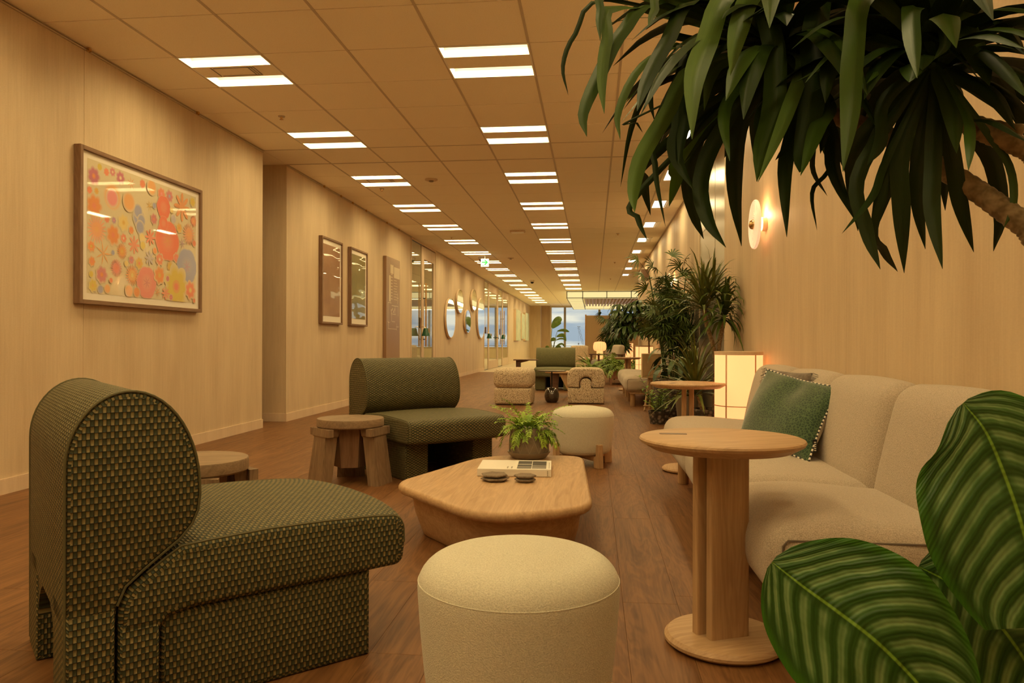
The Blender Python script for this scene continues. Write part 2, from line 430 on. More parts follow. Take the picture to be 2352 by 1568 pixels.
def sage():
    m = mat('sage_canvas', (.4, .45, .35), .8); t = NT(m); f = t.noise(t.coord('Object', (1, 3, .7)), 4, 4, .6, .6)
    t.l(t.ramp(f, [(.3, (.24, .31, .24)), (.5, (.48, .52, .40)), (.7, (.62, .62, .46))]), t.b.inputs['Base Color']); return m
M['sage'] = sage()
M['board'] = mat('brown_lacquer_board', (.31, .185, .105), .32, spec=.5)
M['board_txt'] = mat('pale_print', (.70, .58, .42), .3, .6)
M['clay'] = mat('grey_brown_glaze', (.22, .175, .12), .35, spec=.5)
M['pot_line'] = mat('pale_glaze_edge', (.36, .31, .23), .35)
M['soil'] = fabric('soil', (.04, .028, .015), (.09, .065, .035), 90, 1, .8)
M['moss'] = fabric('moss', (.10, .09, .035), (.2, .17, .06), 60, 1, .8)
M['paper'] = mat('book_paper', (.82, .77, .68), .6)
M['stone'] = fabric('coaster_stone', (.17, .125, .085), (.24, .18, .125), 120, .8, .4)
def lantern_mat():
    m = mat('lantern_paper', (.25, .21, .15), .8, emit=(1, .37, .125), es=1.0); t = NT(m)
    f = t.noise(t.coord('Object', (2, 2, 2)), 1.5, 3, .5); g = t.n('MapRange'); g.inputs['To Min'].default_value = 1.55; g.inputs['To Max'].default_value = 2.0; t.l(f, g.inputs[0]); t.l(g.outputs[0], t.b.inputs['Emission Strength']); return m
M['lantern'] = lantern_mat()
M['lantern_y'] = mat('lantern_paper_yellow', (.25, .21, .14), .8, emit=(1, .42, .13), es=1.45)
M['lightbox'] = mat('light_box_panel', (.35, .32, .22), .7, emit=(1, .84, .38), es=.86)
M['sconce_glass'] = mat('ribbed_sconce_glass', (.95, .8, .65), .25, emit=(1, .62, .36), es=.62)
M['bulb'] = mat('bulb', (1, .9, .8), .3, emit=(1, .72, .42), es=6)
M['exit'] = mat('exit_sign_face', (.85, .95, .85), .4, emit=(.80, 1, .80), es=.75)
M['exit_g'] = mat('exit_sign_green', (.02, .4, .08), .4, emit=(.02, .42, .08), es=.6)
M['felt'] = fabric('tan_partition_felt', (.40, .29, .165), (.45, .33, .19), 200, .95, .2)
M['rattan'] = wood('rattan_veneer', (.50, .35, .17), (.66, .49, .27), 'Z', 1.5, .5)
def leafm(name, c1, c2, rough=.35, back=None):
    m = mat(name, c1, rough, spec=.5); t = NT(m); f = t.noise(t.coord('Object'), 9, 2, .5)
    t.l(t.ramp(f, [(.3, c1), (.7, c2)]), t.b.inputs['Base Color']); return m
def strapm(name, c1, c2):
    m = mat(name, c1, .46, spec=.30); t = NT(m)
    tc = t.n('TexCoord'); mp = t.n('Mapping'); mp.inputs['Scale'].default_value = (26, 1.2, 1); t.l(tc.outputs['UV'], mp.inputs[0])
    f = t.noise(mp.outputs[0], 1.3, 3, .6); c = t.ramp(f, [(.3, c1), (.72, c2)]); t.l(c, t.b.inputs['Base Color']); t.bump(f, .2, .001)
    return m
M['strap'] = [strapm('strap_leaf_dark', (.010, .026, .002), (.024, .050, .005)), strapm('strap_leaf_mid', (.026, .060, .005), (.045, .090, .010)), strapm('strap_leaf_pale', (.060, .118, .020), (.095, .165, .032)), strapm('strap_leaf_bright', (.055, .16, .006), (.09, .21, .015))]
M['leaf_a'] = leafm('leaf_olive_green', (.070, .090, .012), (.17, .19, .035), .4)
M['leaf_b'] = leafm('leaf_dark_green', (.022, .050, .008), (.055, .10, .018), .4)
M['leaf_c'] = leafm('leaf_fern_green', (.11, .20, .018), (.26, .38, .045), .5)
M['leaf_d'] = leafm('leaf_bright_green', (.17, .30, .018), (.34, .50, .045), .5)
M['leaf_e'] = leafm('leaf_palm_green', (.045, .085, .010), (.10, .15, .022), .4)
M['bark'] = fabric('ringed_bark', (.17, .12, .06), (.34, .255, .14), 60, .9, .9)
M['bark_dk'] = fabric('brown_stem', (.20, .10, .05), (.32, .18, .09), 45, .9, .6)
M['basket'] = None
def basketm():
    m = mat('woven_dark_basket', (.06, .045, .035), .7); t = NT(m); v = t.coord('Object', (1, 1, 1)); x = t.n('TexVoronoi'); x.inputs['Scale'].default_value = 26; t.l(v, x.inputs['Vector'])
    t.l(t.ramp(x.outputs['Distance'], [(.2, (.22, .17, .13)), (.55, (.035, .026, .02))]), t.b.inputs['Base Color']); t.bump(x.outputs['Distance'], 1, .01); return m
M['basket'] = basketm()
def calathea():
    m = mat('calathea_leaf', (.03, .1, .02), .38, spec=.45); t = NT(m)
    tc = t.n('TexCoord'); sp = t.n('SeparateXYZ'); t.l(tc.outputs['UV'], sp.inputs[0]); u, v = sp.outputs[0], sp.outputs[1]
    au = t.math('ABSOLUTE', u)
    nz = t.noise(tc.outputs['UV'], 2.2, 3, .6)
    ph = t.math('ADD', t.math('SUBTRACT', v, t.math('MULTIPLY', t.math('POWER', au, 1.5), .34)), t.math('MULTIPLY', nz, .045))
    s = t.math('ADD', t.math('MULTIPLY', t.math('SINE', t.math('MULTIPLY', ph, 58)), .5), .5)
    s2 = t.math('ADD', t.math('MULTIPLY', t.math('SINE', t.math('MULTIPLY', ph, 232)), .5), .5)
    s = t.math('ADD', t.math('MULTIPLY', s, .8), t.math('MULTIPLY', s2, .2))
    edge = t.ramp(au, [(.02, (.2, .2, .2)), (.12, (1, 1, 1)), (.74, (1, 1, 1)), (.93, (0, 0, 0))])
    patch = t.ramp(t.noise(tc.outputs['UV'], 3.5, 2, .6), [(.30, (.62, .62, .62)), (.6, (1, 1, 1))])
    f = t.math('MULTIPLY', t.math('MULTIPLY', t.math('SMOOTH_MIN', s, 1), edge), patch)
    c = t.ramp(f, [(.16, (.020, .075, .006)), (.45, (.06, .15, .035)), (.86, (.185, .31, .12))])
    rim = t.ramp(au, [(.86, (0, 0, 0)), (.96, (1, 1, 1))]); c = t.mix(rim, c, (.035, .14, .006))
    mr = t.ramp(au, [(.012, (1, 1, 1)), (.026, (0, 0, 0))]); c = t.mix(mr, c, (.17, .33, .03))
    t.l(c, t.b.inputs['Base Color']); t.bump(s, .5, .004); return m
M['calathea'] = calathea()
M['cal_back'] = leafm('pale_calathea', (.15, .28, .03), (.2, .34, .06), .4)

# ------------------------------------------------------------------ room shell
XL, XR, XN, ZC = -3.32, 1.22, 1.17, 2.792
YB = -3.0
def simple(name, m, *boxes, parent=None, b=0):
    mb = MB()
    for q in boxes: mb.box(*q, b=b)
    return mb.build(name, m, parent, smooth=False)
# floor: planks near the camera are parts, the rest joined
floor = struct(simple('floor', M['floor_sub'], (-6.3, 6.5, YB, 39.6, -.12, -.012)))
PW, PL, Y0F = .18, 1.2, 1.0
pm = MB().box(.0003, PW-.0003, .0005, PL-.0005, -.0115, 0, b=.0005)
p0 = pm.build('plank', M['floor'], floor, smooth=False)
rest = MB(); first = True; cols = int(math.ceil((XR+.02-XL)/PW)); rp = random.Random(3)
offs = [rp.random()*PL for _ in range(cols)]
for c in range(cols):
    x = XL+c*PW
    w = min(PW, XR+.02-x)
    y = Y0F-offs[c]
    while y < 21.2:
        y1 = min(y+PL, 21.3)
        if y+PL < 11.3 and w > PW-.001:
            o = p0 if first else p0.copy()
            if not first: C.objects.link(o); o.parent = floor
            first = False; o.location = (x, y, 0)
        else: rest.box(x+.0006, x+w-.0006, y+.0008, y1-.0008, -.0115, 0)
        y += PL
    yy = Y0F-offs[c]-.0001
    while yy > YB:
        rest.box(x+.0006, x+w-.0006, max(yy-PL, YB)+.0008, yy-.0008, -.0115, 0); yy -= PL
stuff(rest.build('plank_field', M['floor'], floor, smooth=False))
stuff(simple('recess_planks', M['floor'], (-5.3, XL-.001, 7.15, 7.735, -.0115, 0), parent=floor))
car = MB().box(-6.3, 6.5, 21.3, 39.6, -.0115, .002); car.build('carpet', M['carpet'], floor, smooth=False)
MB().box(XL, XR, 21.285, 21.3, -.0115, .004).build('edge_strip', M['tbar'], floor, smooth=False)

# ceiling
ceil = struct(simple('ceiling', M['ceil_gap'], (-6.3, 6.5, YB, 39.6, ZC+.10, ZC+.16)))
RY0 = 4.739
def ry(k): return RY0+.6*k
xl = [XL]+[-2.821+.6*i for i in range(7)]+[XR]
light_cells = {}
def is_light(ci, k):
    if (k % 3) == 0 and ci == 1 and k <= 51: return True
    if (k % 3) == 0 and ci == 4 and k <= 37: return True
    return False
tile_mesh = {}
field = MB()
kmin, kmax = -13, 57
for k in range(kmin, kmax+1):
    y = ry(k)
    if k == 4:
        # wider panels over the recess
        for (a, b) in ((xl[0], xl[2]), (xl[2], xl[4]), (xl[4], xl[6]), (xl[6], xl[8])):
            MB().box(a+.003, b-.003, y+.003, y+.594, ZC, ZC+.016).build('strip_panel', M['ceil'], ceil, smooth=False)
        continue
    for ci in range(8):
        a, b = xl[ci], xl[ci+1]
        if is_light(ci, k): continue
        if -3 <= k <= 15:
            key = round(b-a, 3)
            if key not in tile_mesh:
                o = MB().box(.002, b-a-.002, .0045, .5955, 0, .016).build('ceiling_tile', M['ceil'], ceil, smooth=False); tile_mesh[key] = o
            else: o = tile_mesh[key].copy(); C.objects.link(o); o.parent = ceil
            o.location = (a, y, ZC)
        else: field.box(a+.002, b-.002, y+.0045, y+.5955, ZC, ZC+.016)
for k in range(26, kmax+1):
    y = ry(k)
    for i in range(9):
        if k % 3 == 0 and i == 0 and 30 <= k <= 37: pass
        field.box(1.22+.6*i+.002, 1.82+.6*i-.002, y+.0045, y+.5955, ZC, ZC+.016)
stuff(field.build('far_ceiling_tiles', M['ceil'], ceil, smooth=False))
js = MB()
for k in range(kmin, kmax+1):
    js.box(XL, XR if k < 26 else 6.4, ry(k)-.007, ry(k)+.007, ZC+.0125, ZC+.016)
stuff(js.build('joint_strip', M['ceil_gap'], ceil, smooth=False))
for x in xl[1:8]:
    MB().box(x-.009, x+.009, YB, 39, ZC-.0025, ZC+.002).build('grid_bar', M['tbar'], ceil, smooth=False)
simple('ceiling_edge_bar', M['tbar'], (XL, XR, ry(4)-.006, ry(4)+.006, ZC-.003, ZC+.002), (XL, XR, ry(5)-.01, ry(5)+.01, ZC-.004, ZC+.002), parent=ceil)
# ceiling over the recess and the rooms to the right of the far end
struct(simple('ceiling_recess', M['ceil'], (-5.3, XL, 7.13, 7.76, ZC, ZC+.02)))

# walls
def wallpanels(name, X0, X1, edges, z0=0, z1=ZC, m=None, gap=.0015):
    back = struct(simple(name, M['ceil_gap'], (min(X0, X1), max(X0, X1), edges[0], edges[-1], z0, z1+.02)))
    return back
def left_wall(name, edges):
    w = struct(simple(name, M['linen_dk'], (XL-.14, XL-.012, edges[0], edges[-1], 0, ZC+.02)))
    for a, b in zip(edges[:-1], edges[1:]):
        MB().box(XL-.012, XL, a+.0012, b-.0012, 0.0, ZC-.004, b=.001).build('wall_panel', M['wall'], w, smooth=False)
    return w
left_wall('wall_left', [YB, -.9, .9, 2.7, 4.514, 7.15])
left_wall('wall_left_far', [7.735, 10.2, 13.25])
left_wall('wall_left_mirrors', [15.36, 18.9, 22.34])
left_wall('wall_left_end', [28.9, 34, 39.0])
struct(simple('wall_left_back', M['wall_dark'], (XL-.4, XL-.14, 13.2, 29, 0, ZC+.02)))
struct(simple('wall_recess_face', M['wall'], (-5.3, XL-.141, 7.735, 7.80, 0, ZC)))
rf = struct(simple('trim_1', M['wall'], (XL-.142, XL-.0001, 7.734, 7.7349, 0, ZC)))
struct(simple('wall_recess_near', M['wall'], (-5.3, XL-.141, 7.08, 7.149, 0, ZC)))
struct(simple('wall_recess_end', M['wall_dark'], (-5.4, -5.3, 7.08, 7.8, 0, ZC+.02)))
# right wall
def right_wall(name, X, edges, m=M['wall']):
    w = struct(simple(name, M['linen_dk'], (X+.012, X+.16, edges[0], edges[-1], 0, ZC+.02)))
    for a, b in zip(edges[:-1], edges[1:]):
        MB().box(X, X+.012, a+.0012, b-.0012, 0.0, ZC-.004, b=.001).build('wall_panel', m, w, smooth=False)
    return w
right_wall('wall_right', XN, [YB, -.5, 1.6, 3.6, 5.54])
right_wall('wall_right_alcove', 1.22, [5.5405, 7.14])
right_wall('wall_right_far', 1.22, [8.78, 11.2, 14.4, 17.5, 20.6])
st = struct(simple('door_4', M['steel'], (1.228, 1.30, 7.14, 7.72, 0, ZC), (1.225, 1.30, 7.726, 8.78, 2.12, ZC-.002), (1.225, 1.30, 7.726, 8.78, 0.01, 2.114)))
struct(simple('wall_right_end', M['wall'], (1.22, 1.38, 20.6, 20.7, 0, ZC+.02)))
struct(simple('wall_right_room', M['wall'], (6.4, 6.5, 20.6, 39.2, 0, ZC+.02)))
struct(simple('wall_right_room_front', M['wall'], (1.38, 6.5, 20.5, 20.6, 0, ZC+.02)))
struct(simple('wall_back', M['wall'], (XL, XN, YB-.1, YB, 0, ZC+.02)))
# window end
YW = 39.0
we = struct(simple('wall_far', M['wall'], (XL-.1, -2.77, YW-.02, YW+.1, 0, ZC+.02)))
simple('wall_pilaster', M['wall_dark'], (-2.76, -2.27, YW-.015, YW+.12, 0, ZC), parent=we)
struct(simple('wall_under_window', M['wall'], (-2.27, 6.5, YW, YW+.1, 0, .58)))
struct(simple('trim_2', M['tbar'], (-2.27, 6.5, YW-.05, YW+.14, .58, .61), (-2.27, 6.5, YW-.02, YW+.14, 2.70, ZC+.02)))
wn = 1
edges = [-2.25, -1.50, .30, 2.1, 3.9, 6.4]
fr = struct(MB().box(-2.27, -2.20, YW-.03, YW+.14, .61, 2.7).build('window_1', M['tbar'], smooth=False))
for i, (a, b) in enumerate(zip(edges[:-1], edges[1:])):
    if i: MB().box(a-.055, a+.055, YW-.04, YW+.14, .61, 2.7).build('mullion', M['clay'], fr, smooth=False)
    MB().box(a+.055, b-.055, YW+.06, YW+.07, .61, 2.7).build('pane', M['glass'], fr, smooth=False)
# rail seen through the glass
MB().tube([(-2.2, YW+.4, .68), (6, YW+.4, .68)], .012, 6).build('outer_rail', M['clay'], fr)
# baseboards
def bb(name, *q): return struct(simple(name, M['base'], *q))
bb('baseboard_left', (XL, XL+.010, YB, 7.15, 0, .088))
bb('baseboard_left_far', (XL, XL+.010, 7.735, 13.25, 0, .088))
bb('baseboard_recess', (-5.3, XL+.010, 7.722, 7.7335, 0, .088))
bb('baseboard_left_mirrors', (XL, XL+.010, 15.36, 22.34, 0, .088)); bb('baseboard_left_end', (XL, XL+.010, 28.9, 39, 0, .088))
bb('baseboard_right', (XN-.010, XN, YB, 5.54, 0, .088)); bb('baseboard_right_far', (1.21, 1.22, 8.78, 20.6, 0, .088)); bb('baseboard_alcove', (1.21, 1.22, 5.56, 7.14, 0, .088))
def rail(name, y0, y1, x=XL, s=1): return struct(simple(name, M['tbar'], (min(x, x+s*.012), max(x, x+s*.012), y0, y1, ZC-.020, ZC-.012), (min(x, x+s*.018), max(x, x+s*.018), y0, y1, ZC-.006, ZC-.0025)))
rail('trim_3', YB, 7.15); rail('trim_4', 7.735, 13.25); rail('trim_5', 15.36, 39.0)
rail('trim_6', 8.78, 20.6, 1.22, -1)
hk = MB().box(0, .02, -.012, .012, -.022, 0).tube([(.014, 0, -.01), (.022, 0, -.02), (.014, 0, -.03)], .003, 5)
h0 = None
for i, (y, d) in enumerate(((4.52, 'above the flower print, left hook'), (5.863, 'above the flower print, right hook'), (8.79, 'above the pink poster, left hook'), (9.40, 'above the pink poster, right hook'), (9.87, 'above the green poster, left hook'), (10.48, 'above the green poster, right hook'), (11.57, 'above the brown plan board, left hook'), (12.30, 'above the brown plan board, right hook'))):
    if h0 is None: o = h0 = hk.build('rail_hook', M['brass'])
    else: o = h0.copy(); C.objects.link(o)
    o.location = (XL+.0185, y, ZC-.006); tag(o, 'small brass picture rail hook '+d, 'hook', 'picture rail hooks')

# ------------------------------------------------------------------ ceiling lights
ORD = ['zeroth', 'first', 'second', 'third', 'fourth', 'fifth', 'sixth', 'seventh', 'eighth', 'ninth', 'tenth', 'eleventh', 'twelfth', 'thirteenth', 'fourteenth', 'fifteenth', 'sixteenth', 'seventeenth', 'eighteenth', 'nineteenth', 'twentieth']
def strip_light():
    W = .578
    t = thing('ceiling_light', 'x', 'ceiling light', (0, 0, ZC))
    f = MB(); a, b = .011, .589
    for q in ((0, a, 0, .6), (b, .6, 0, .6), (a, b, 0, .018), (a, b, .572, .6)): f.box(q[0]+.001, q[1]-.001 if q[1] == .6 else q[1], q[2]+.001, q[3]-.001 if q[3] == .6 else q[3], -.003, .012)
    f.build('frame', M['white'], t, smooth=False)
    cp = MB().box(a, b, .188, .392, -.001, .010)
    cpo = cp.build('centre_panel', M['ceil'], t, smooth=False)
    for (y0, y1) in ((.018, .188), (.392, .572)):
        r = MB(); d = .085
        r.add([(a, y0, 0), (b, y0, 0), (b, y0+.02, d), (a, y0+.02, d)], [(0, 1, 2, 3)])
        r.add([(a, y1, 0), (b, y1, 0), (b, y1-.02, d), (a, y1-.02, d)], [(3, 2, 1, 0)])
        r.add([(a, y0, 0), (a, y1, 0), (a+.01, y1-.02, d), (a+.01, y0+.02, d)], [(3, 2, 1, 0)])
        r.add([(b, y0, 0), (b, y1, 0), (b-.01, y1-.02, d), (b-.01, y0+.02, d)], [(0, 1, 2, 3)])
        r.add([(a, y0+.02, d), (b, y0+.02, d), (b, y1-.02, d), (a, y1-.02, d)], [(0, 1, 2, 3)])
        ro = r.build('reflector', M['white'], t, smooth=False)
        yc = (y0+y1)/2
        tb = MB().tube([(a+.015, yc, .062), (b-.015, yc, .062)], .013, 8).build('tube', M['lampcell'], ro)
        ld = bpy.data.lights.new('strip_lamp', 'AREA'); ld.shape = 'RECTANGLE'; ld.size = b-a-.03; ld.size_y = .11; ld.energy = SLOT_W; ld.color = LIGHT_COL
        lo = bpy.data.objects.new('strip_lamp', ld); C.objects.link(lo); lo.parent = t; lo.location = ((a+b)/2, yc, .045)
    return t
L0 = strip_light(); used = False
def put_strip(x, y, label, grp):
    global used
    if not used: o = L0; used = True; o.location = (x, y, ZC)
    else: o = dup(L0, (x, y, ZC))
    o['label'] = label; o['group'] = grp
    return o
first_l = None; n = 0
for k in range(-12, 52, 3):
    y = ry(k)
    lab = ('%s twin-strip ceiling light from the camera in the left row' % ORD[n+1]) if k >= 0 else '%s twin-strip light back from the picture edge in the left row, out of frame' % ORD[-k//3]
    o = put_strip(xl[1], y, lab, 'left row of ceiling lights' if k >= 0 else 'unseen left ceiling lights')
    if k >= 0: n += 1
    if k == 0: firstL = o
n = 0
for k in range(-12, 38, 3):
    y = ry(k)
    lab = ('%s twin-strip ceiling light from the camera in the middle row' % ORD[n+1]) if k >= 0 else '%s twin-strip light back from the picture edge in the middle row, out of frame' % ORD[-k//3]
    put_strip(xl[4], y, lab, 'middle row of ceiling lights' if k >= 0 else 'unseen middle ceiling lights')
    if k >= 0: n += 1
for i, k in enumerate((30, 33, 36)):
    put_strip(.80 if False else 1.24, ry(k), ('nearest', 'middle', 'farthest')[i]+' twin-strip ceiling light at the far right before the lantern', 'far right ceiling lights')
# vents cut in the middle panel of two fixtures
for k in (0, 6):
    mb = MB()
    for j in range(3): mb.box(.40+.02*j, .41+.02*j, .21, .37, -.003, -.0005)
    mb.box(.15, .44, .215, .225, -.003, -.0005); mb.box(.15, .44, .36, .37, -.003, -.0005); mb.box(.13, .14, .21, .37, -.003, -.0005)
    o = mb.build('vent_slots', M['clay'], smooth=False); o.location = (xl[1], ry(k), ZC)
    tag(o, 'dark vent slots between the two tubes of the '+('first' if k == 0 else 'third')+' left-row light', 'vent')
# small square lights along the right wall
def square_light():
    t = thing('square_ceiling_light', 'x', 'ceiling light', (0, 0, ZC))
    W, D = .27, .56
    f = MB()
    for q in ((0, .016, 0, D), (W-.016, W, 0, D), (.016, W-.016, 0, .016), (.016, W-.016, D-.016, D)): f.box(q[0], q[1], q[2], q[3], -.006, .006)
    f.build('frame', M['white'], t, smooth=False)
    r = MB().box(.016, W-.016, .016, D-.016, -.001, .001); r.build('reflector', M['white'], t, smooth=False)
    MB().box(.02, .175, .022, D-.022, -.004, -.0015).build('diffuser', M['lampcell'], t, smooth=False)
    MB().box(.195, .205, .06, D-.02, -.012, -.001).box(.175, .205, D-.05, D-.04, -.012, -.001).build('louvre', M['white'], t, smooth=False)
    ld = bpy.data.lights.new('square_lamp', 'AREA'); ld.shape = 'RECTANGLE'; ld.size = .14; ld.size_y = .5; ld.energy = SLOT_W*.9; ld.color = LIGHT_COL
    lo = bpy.data.objects.new('square_lamp', ld); C.objects.link(lo); lo.parent = t; lo.location = (.10, D/2, -.013)
    return t
S0 = None; n = 0
for k in range(-9, 30, 3):
    if k > 27: break
    vis = k >= 6
    lab = '%s small square ceiling light from the camera along the right wall' % ORD[n+1] if vis else ('%s small square light back from the first visible one along the right wall, behind leaves' % ORD[(6-k)//3])
    if S0 is None: o = S0 = square_light(); o.location = (.80, ry(k)+.02, ZC)
    else: o = dup(S0, (.80, ry(k)+.02, ZC))
    if vis: n += 1
    o['label'] = lab; o['group'] = 'square ceiling lights by the right wall' if vis else 'square ceiling lights behind the leaves'

# suspended shoji-like light box at the far end
M['lattice'] = mat('dark_olive_lattice', (.07, .06, .03), .5)
def light_box():
    t = thing('lantern_ceiling_box', 'large square light box of glowing paper panels in dark frames at the far ceiling', 'ceiling light', (-1.01, 27.9, 0))
    z0, z1 = 2.53, 2.785; W = 4.4; D = 9.6; rw = .60
    def slab(x0, x1, y0, y1, za, zb): return MB().box(x0, x1, y0, y1, za, zb)
    xs = [.01, .60, 1.50, 2.40, 3.30, W-.01]
    for a, b in zip(xs[:-1], xs[1:]): slab(a+.008, b-.008, .0, .012, z0+.012, z1-.012).build('front_panel', M['lightbox'], t, smooth=False)
    ys = [i*D/16 for i in range(17)]
    for a, b in zip(ys[:-1], ys[1:]):
        slab(.014, rw-.01, a+.012, b-.012, z0, z0+.008).build('bottom_panel', M['lightbox'], t, smooth=False)
        slab(0, .01, a+.01, b-.01, z0+.012, z1-.012).build('side_panel', M['lightbox'], t, smooth=False)
    for a, b in zip(xs[1:-1], xs[2:]):
        slab(a+.01, b-.01, .015, rw*.45, z0, z0+.008).build('bottom_panel', M['lightbox'], t, smooth=False)
        slab(a+.01, b-.01, D-rw, D-.01, z0, z0+.008).build('bottom_panel', M['lightbox'], t, smooth=False)
        slab(a+.01, b-.01, D-rw-.012, D-rw, z0+.012, z1-.012).build('inner_panel', M['lightbox'], t, smooth=False)
    f = MB()
    for x in xs: f.box(x-.014, x+.014, -.010, .012, z0, z1)
    f.box(0, W, -.010, .012, z0-.006, z0+.018); f.box(0, W, -.010, .012, z1-.024, z1)
    for x in (0, rw-.012): f.box(x-.010, x+.018, 0, D, z0-.006, z0+.010)
    f.box(0, W, D-.015, D, z0-.004, z0+.012); f.box(rw, W, D-rw-.02, D-rw, z0-.004, z0+.01); f.box(rw, W, rw*.45, rw*.45+.015, z0-.004, z0+.01)
    for y in ys: f.box(0, rw, y-.022, y+.022, z0-.004, z0+.009)
    f.build('lattice_frame', M['lattice'], t, smooth=False)
    for i in range(26):
        x = rw+.05+i*.145
        MB().box(x, x+.07, rw*.5, D-rw-.02, z0+.13, z0+.17).build('slat', M['medwood'], t, smooth=False)
    MB().box(rw, W, rw*.5, D-rw, z0+.23, z0+.235).build('slat_backing', M['wall'], t, smooth=False)
    for (x, y, w, d) in ((.3, D/2, .5, D-.4), (W/2+.3, .15, 3.0, .2), (W/2+.3, D-.35, 3.4, .5)):
        ld = bpy.data.lights.new('box_lamp', 'AREA'); ld.shape = 'RECTANGLE'; ld.size = w; ld.size_y = d; ld.energy = 30*w*d+3; ld.color = (1, .80, .30)
        lo = bpy.data.objects.new('box_lamp', ld); C.objects.link(lo); lo.parent = t; lo.location = (x, y, z0-.012)
light_box()

# small ceiling devices
def dev(name, label, cat, x, y, parts):
    t = thing(name, label, cat, (x, y, ZC))
    for nm, m, prof in parts: MB().lathe(prof, 24).build(nm, m, t)
    return t
dev('smoke_detector', 'round cream smoke detector between the left and middle light rows', 'detector', -1.913, 8.6, [('base', M['wall'], [(0.0, 0), (.075, 0), (.075, -.012), (.06, -.018), (0, -.018)]), ('sensor', M['clay'], [(0, -.018), (.03, -.018), (.024, -.032), (0, -.034)])])
dev('smoke_detector', 'second smoke detector, farther along, right of the exit sign', 'detector', -1.884, 16.8, [('base', M['wall'], [(0.0, 0), (.07, 0), (.07, -.012), (.055, -.018), (0, -.018)]), ('sensor', M['clay'], [(0, -.018), (.03, -.018), (.024, -.032), (0, -.034)])])
sp = [(-2.653, 6.07, 'between the first and second left-row lights'), (-2.648, 9.07, 'just past the third left-row light'), (-2.6, 13.4, 'beyond the fifth left-row light'), (.42, 13.2, 'between the middle row and the right wall'), (.50, 17.9, 'farther down between the middle row and the right wall'), (-.9+1.4, 22.5, 'far down the ceiling near the light box')]
s0 = None
for x, y, w in sp:
    if s0 is None: o = s0 = dev('sprinkler_head', 'x', 'sprinkler', x, y, [('plate', M['tbar'], [(0, 0), (.03, 0), (.028, -.006), (0, -.006)]), ('nozzle', M['brass'], [(0, -.006), (.011, -.006), (.009, -.022), (.016, -.026), (.016, -.029), (0, -.030)])])
    else: o = dup(s0, (x, y, ZC))
    o['label'] = 'tiny brass sprinkler head '+w; o['group'] = 'sprinkler heads'
t = thing('ceiling_sensor', 'flat oblong white ceiling unit between the left and middle light rows', 'detector', (-1.31, 12.73, ZC))
MB().prism(fillet([(-.13, -.10, .05), (.13, -.10, .05), (.13, .10, .05), (-.13, .10, .05)]), -.03, 0, .01).build('housing', M['wall'], t)
MB().box(-.11, .11, -.08, .08, -.033, -.030).build('lens_plate', M['white'], t, smooth=False)
def dome(x, y, label):
    t = thing('security_camera', label, 'camera', (x, y, ZC))
    MB().lathe([(0, 0), (.075, 0), (.075, -.045), (.06, -.055), (0, -.055)], 24).build('housing', M['mat'], t)
    MB().lathe([(.052, -.052), (.05, -.075), (.034, -.10), (0, -.11)], 24).build('dome', M['black'], t)
dome(-2.53, 16.6, 'dark dome camera in a cream housing hanging left of the exit sign')
dome(-1.897, 22.9, 'dome camera with cream housing in the middle of the far ceiling')
# exit sign
t = thing('exit_sign', 'small white hanging sign with a green arrow pointing right', 'sign', (-2.39, 16.2, 2.62))
MB().box(-.088, .088, -.015, .015, -.088, .088, b=.004).build('panel', M['exit'], t, smooth=False)
ar = MB().prism([(-.068, -.013), (.020, -.013), (-.014, -.044), (.008, -.062), (.074, 0), (.008, .062), (-.014, .044), (.020, .013), (-.068, .013)], 0, .002, M=T(0, -.0155, .01) @ RX(PI/2))
ar.build('arrow', M['exit_g'], t, smooth=False)
MB().box(-.06, -.045, -.0175, -.0155, -.07, -.045).box(-.04, -.025, -.0175, -.0155, -.07, -.05).build('figure_mark', M['exit_g'], t, smooth=False)
MB().tube([(0, 0, .09), (0, 0, .175)], .008, 8).build('hanger', M['white'], t)

# ------------------------------------------------------------------ things on the left wall
def picture(name, label, y0, y1, z0, z1, depth=.045, fw=.03, mw=.05):
    t = thing(name, label, 'picture', (XL, (y0+y1)/2, z0)); H = z1-z0; W = (y1-y0)/2
    for a_, b_ in ((-W, -W+fw), (W-fw, W)): MB().box(0.001, depth, a_, b_, 0, H, b=.002).build('frame_stile', M['frame'], t, smooth=False)
    for a_, b_ in ((0, fw), (H-fw, H)): MB().box(0.001, depth, -W+fw, W-fw, a_, b_, b=.002).build('frame_rail', M['frame_h'], t, smooth=False)
    MB().box(0.001, depth*.62, -W+fw, W-fw, fw, H-fw).build('mat_board', M['mat'], t, smooth=False)
    return t, W, H, depth*.62
PAL = dict(mag=(.50, .09, .22), org=(.80, .25, .05), yel=(.68, .52, .05), cor=(.80, .20, .12), crm=(.82, .68, .45), ochre=(.72, .42, .06), org2=(.84, .40, .14), pnk=(.82, .24, .30), pnk2=(.80, .22, .22), pur=(.45, .25, .45), yel2=(.80, .62, .22), blu=(.30, .34, .58), blu2=(.52, .48, .58), red=(.80, .12, .07), red2=(.84, .14, .08), cor2=(.84, .34, .20), mag2=(.60, .16, .22))
PAL['bg'] = (.70, .62, .43)
for k_ in list(PAL):
    if k_ != 'bg': PAL[k_] = tuple(PAL[k_][i]*.80+PAL['bg'][i]*.20 for i in range(3))
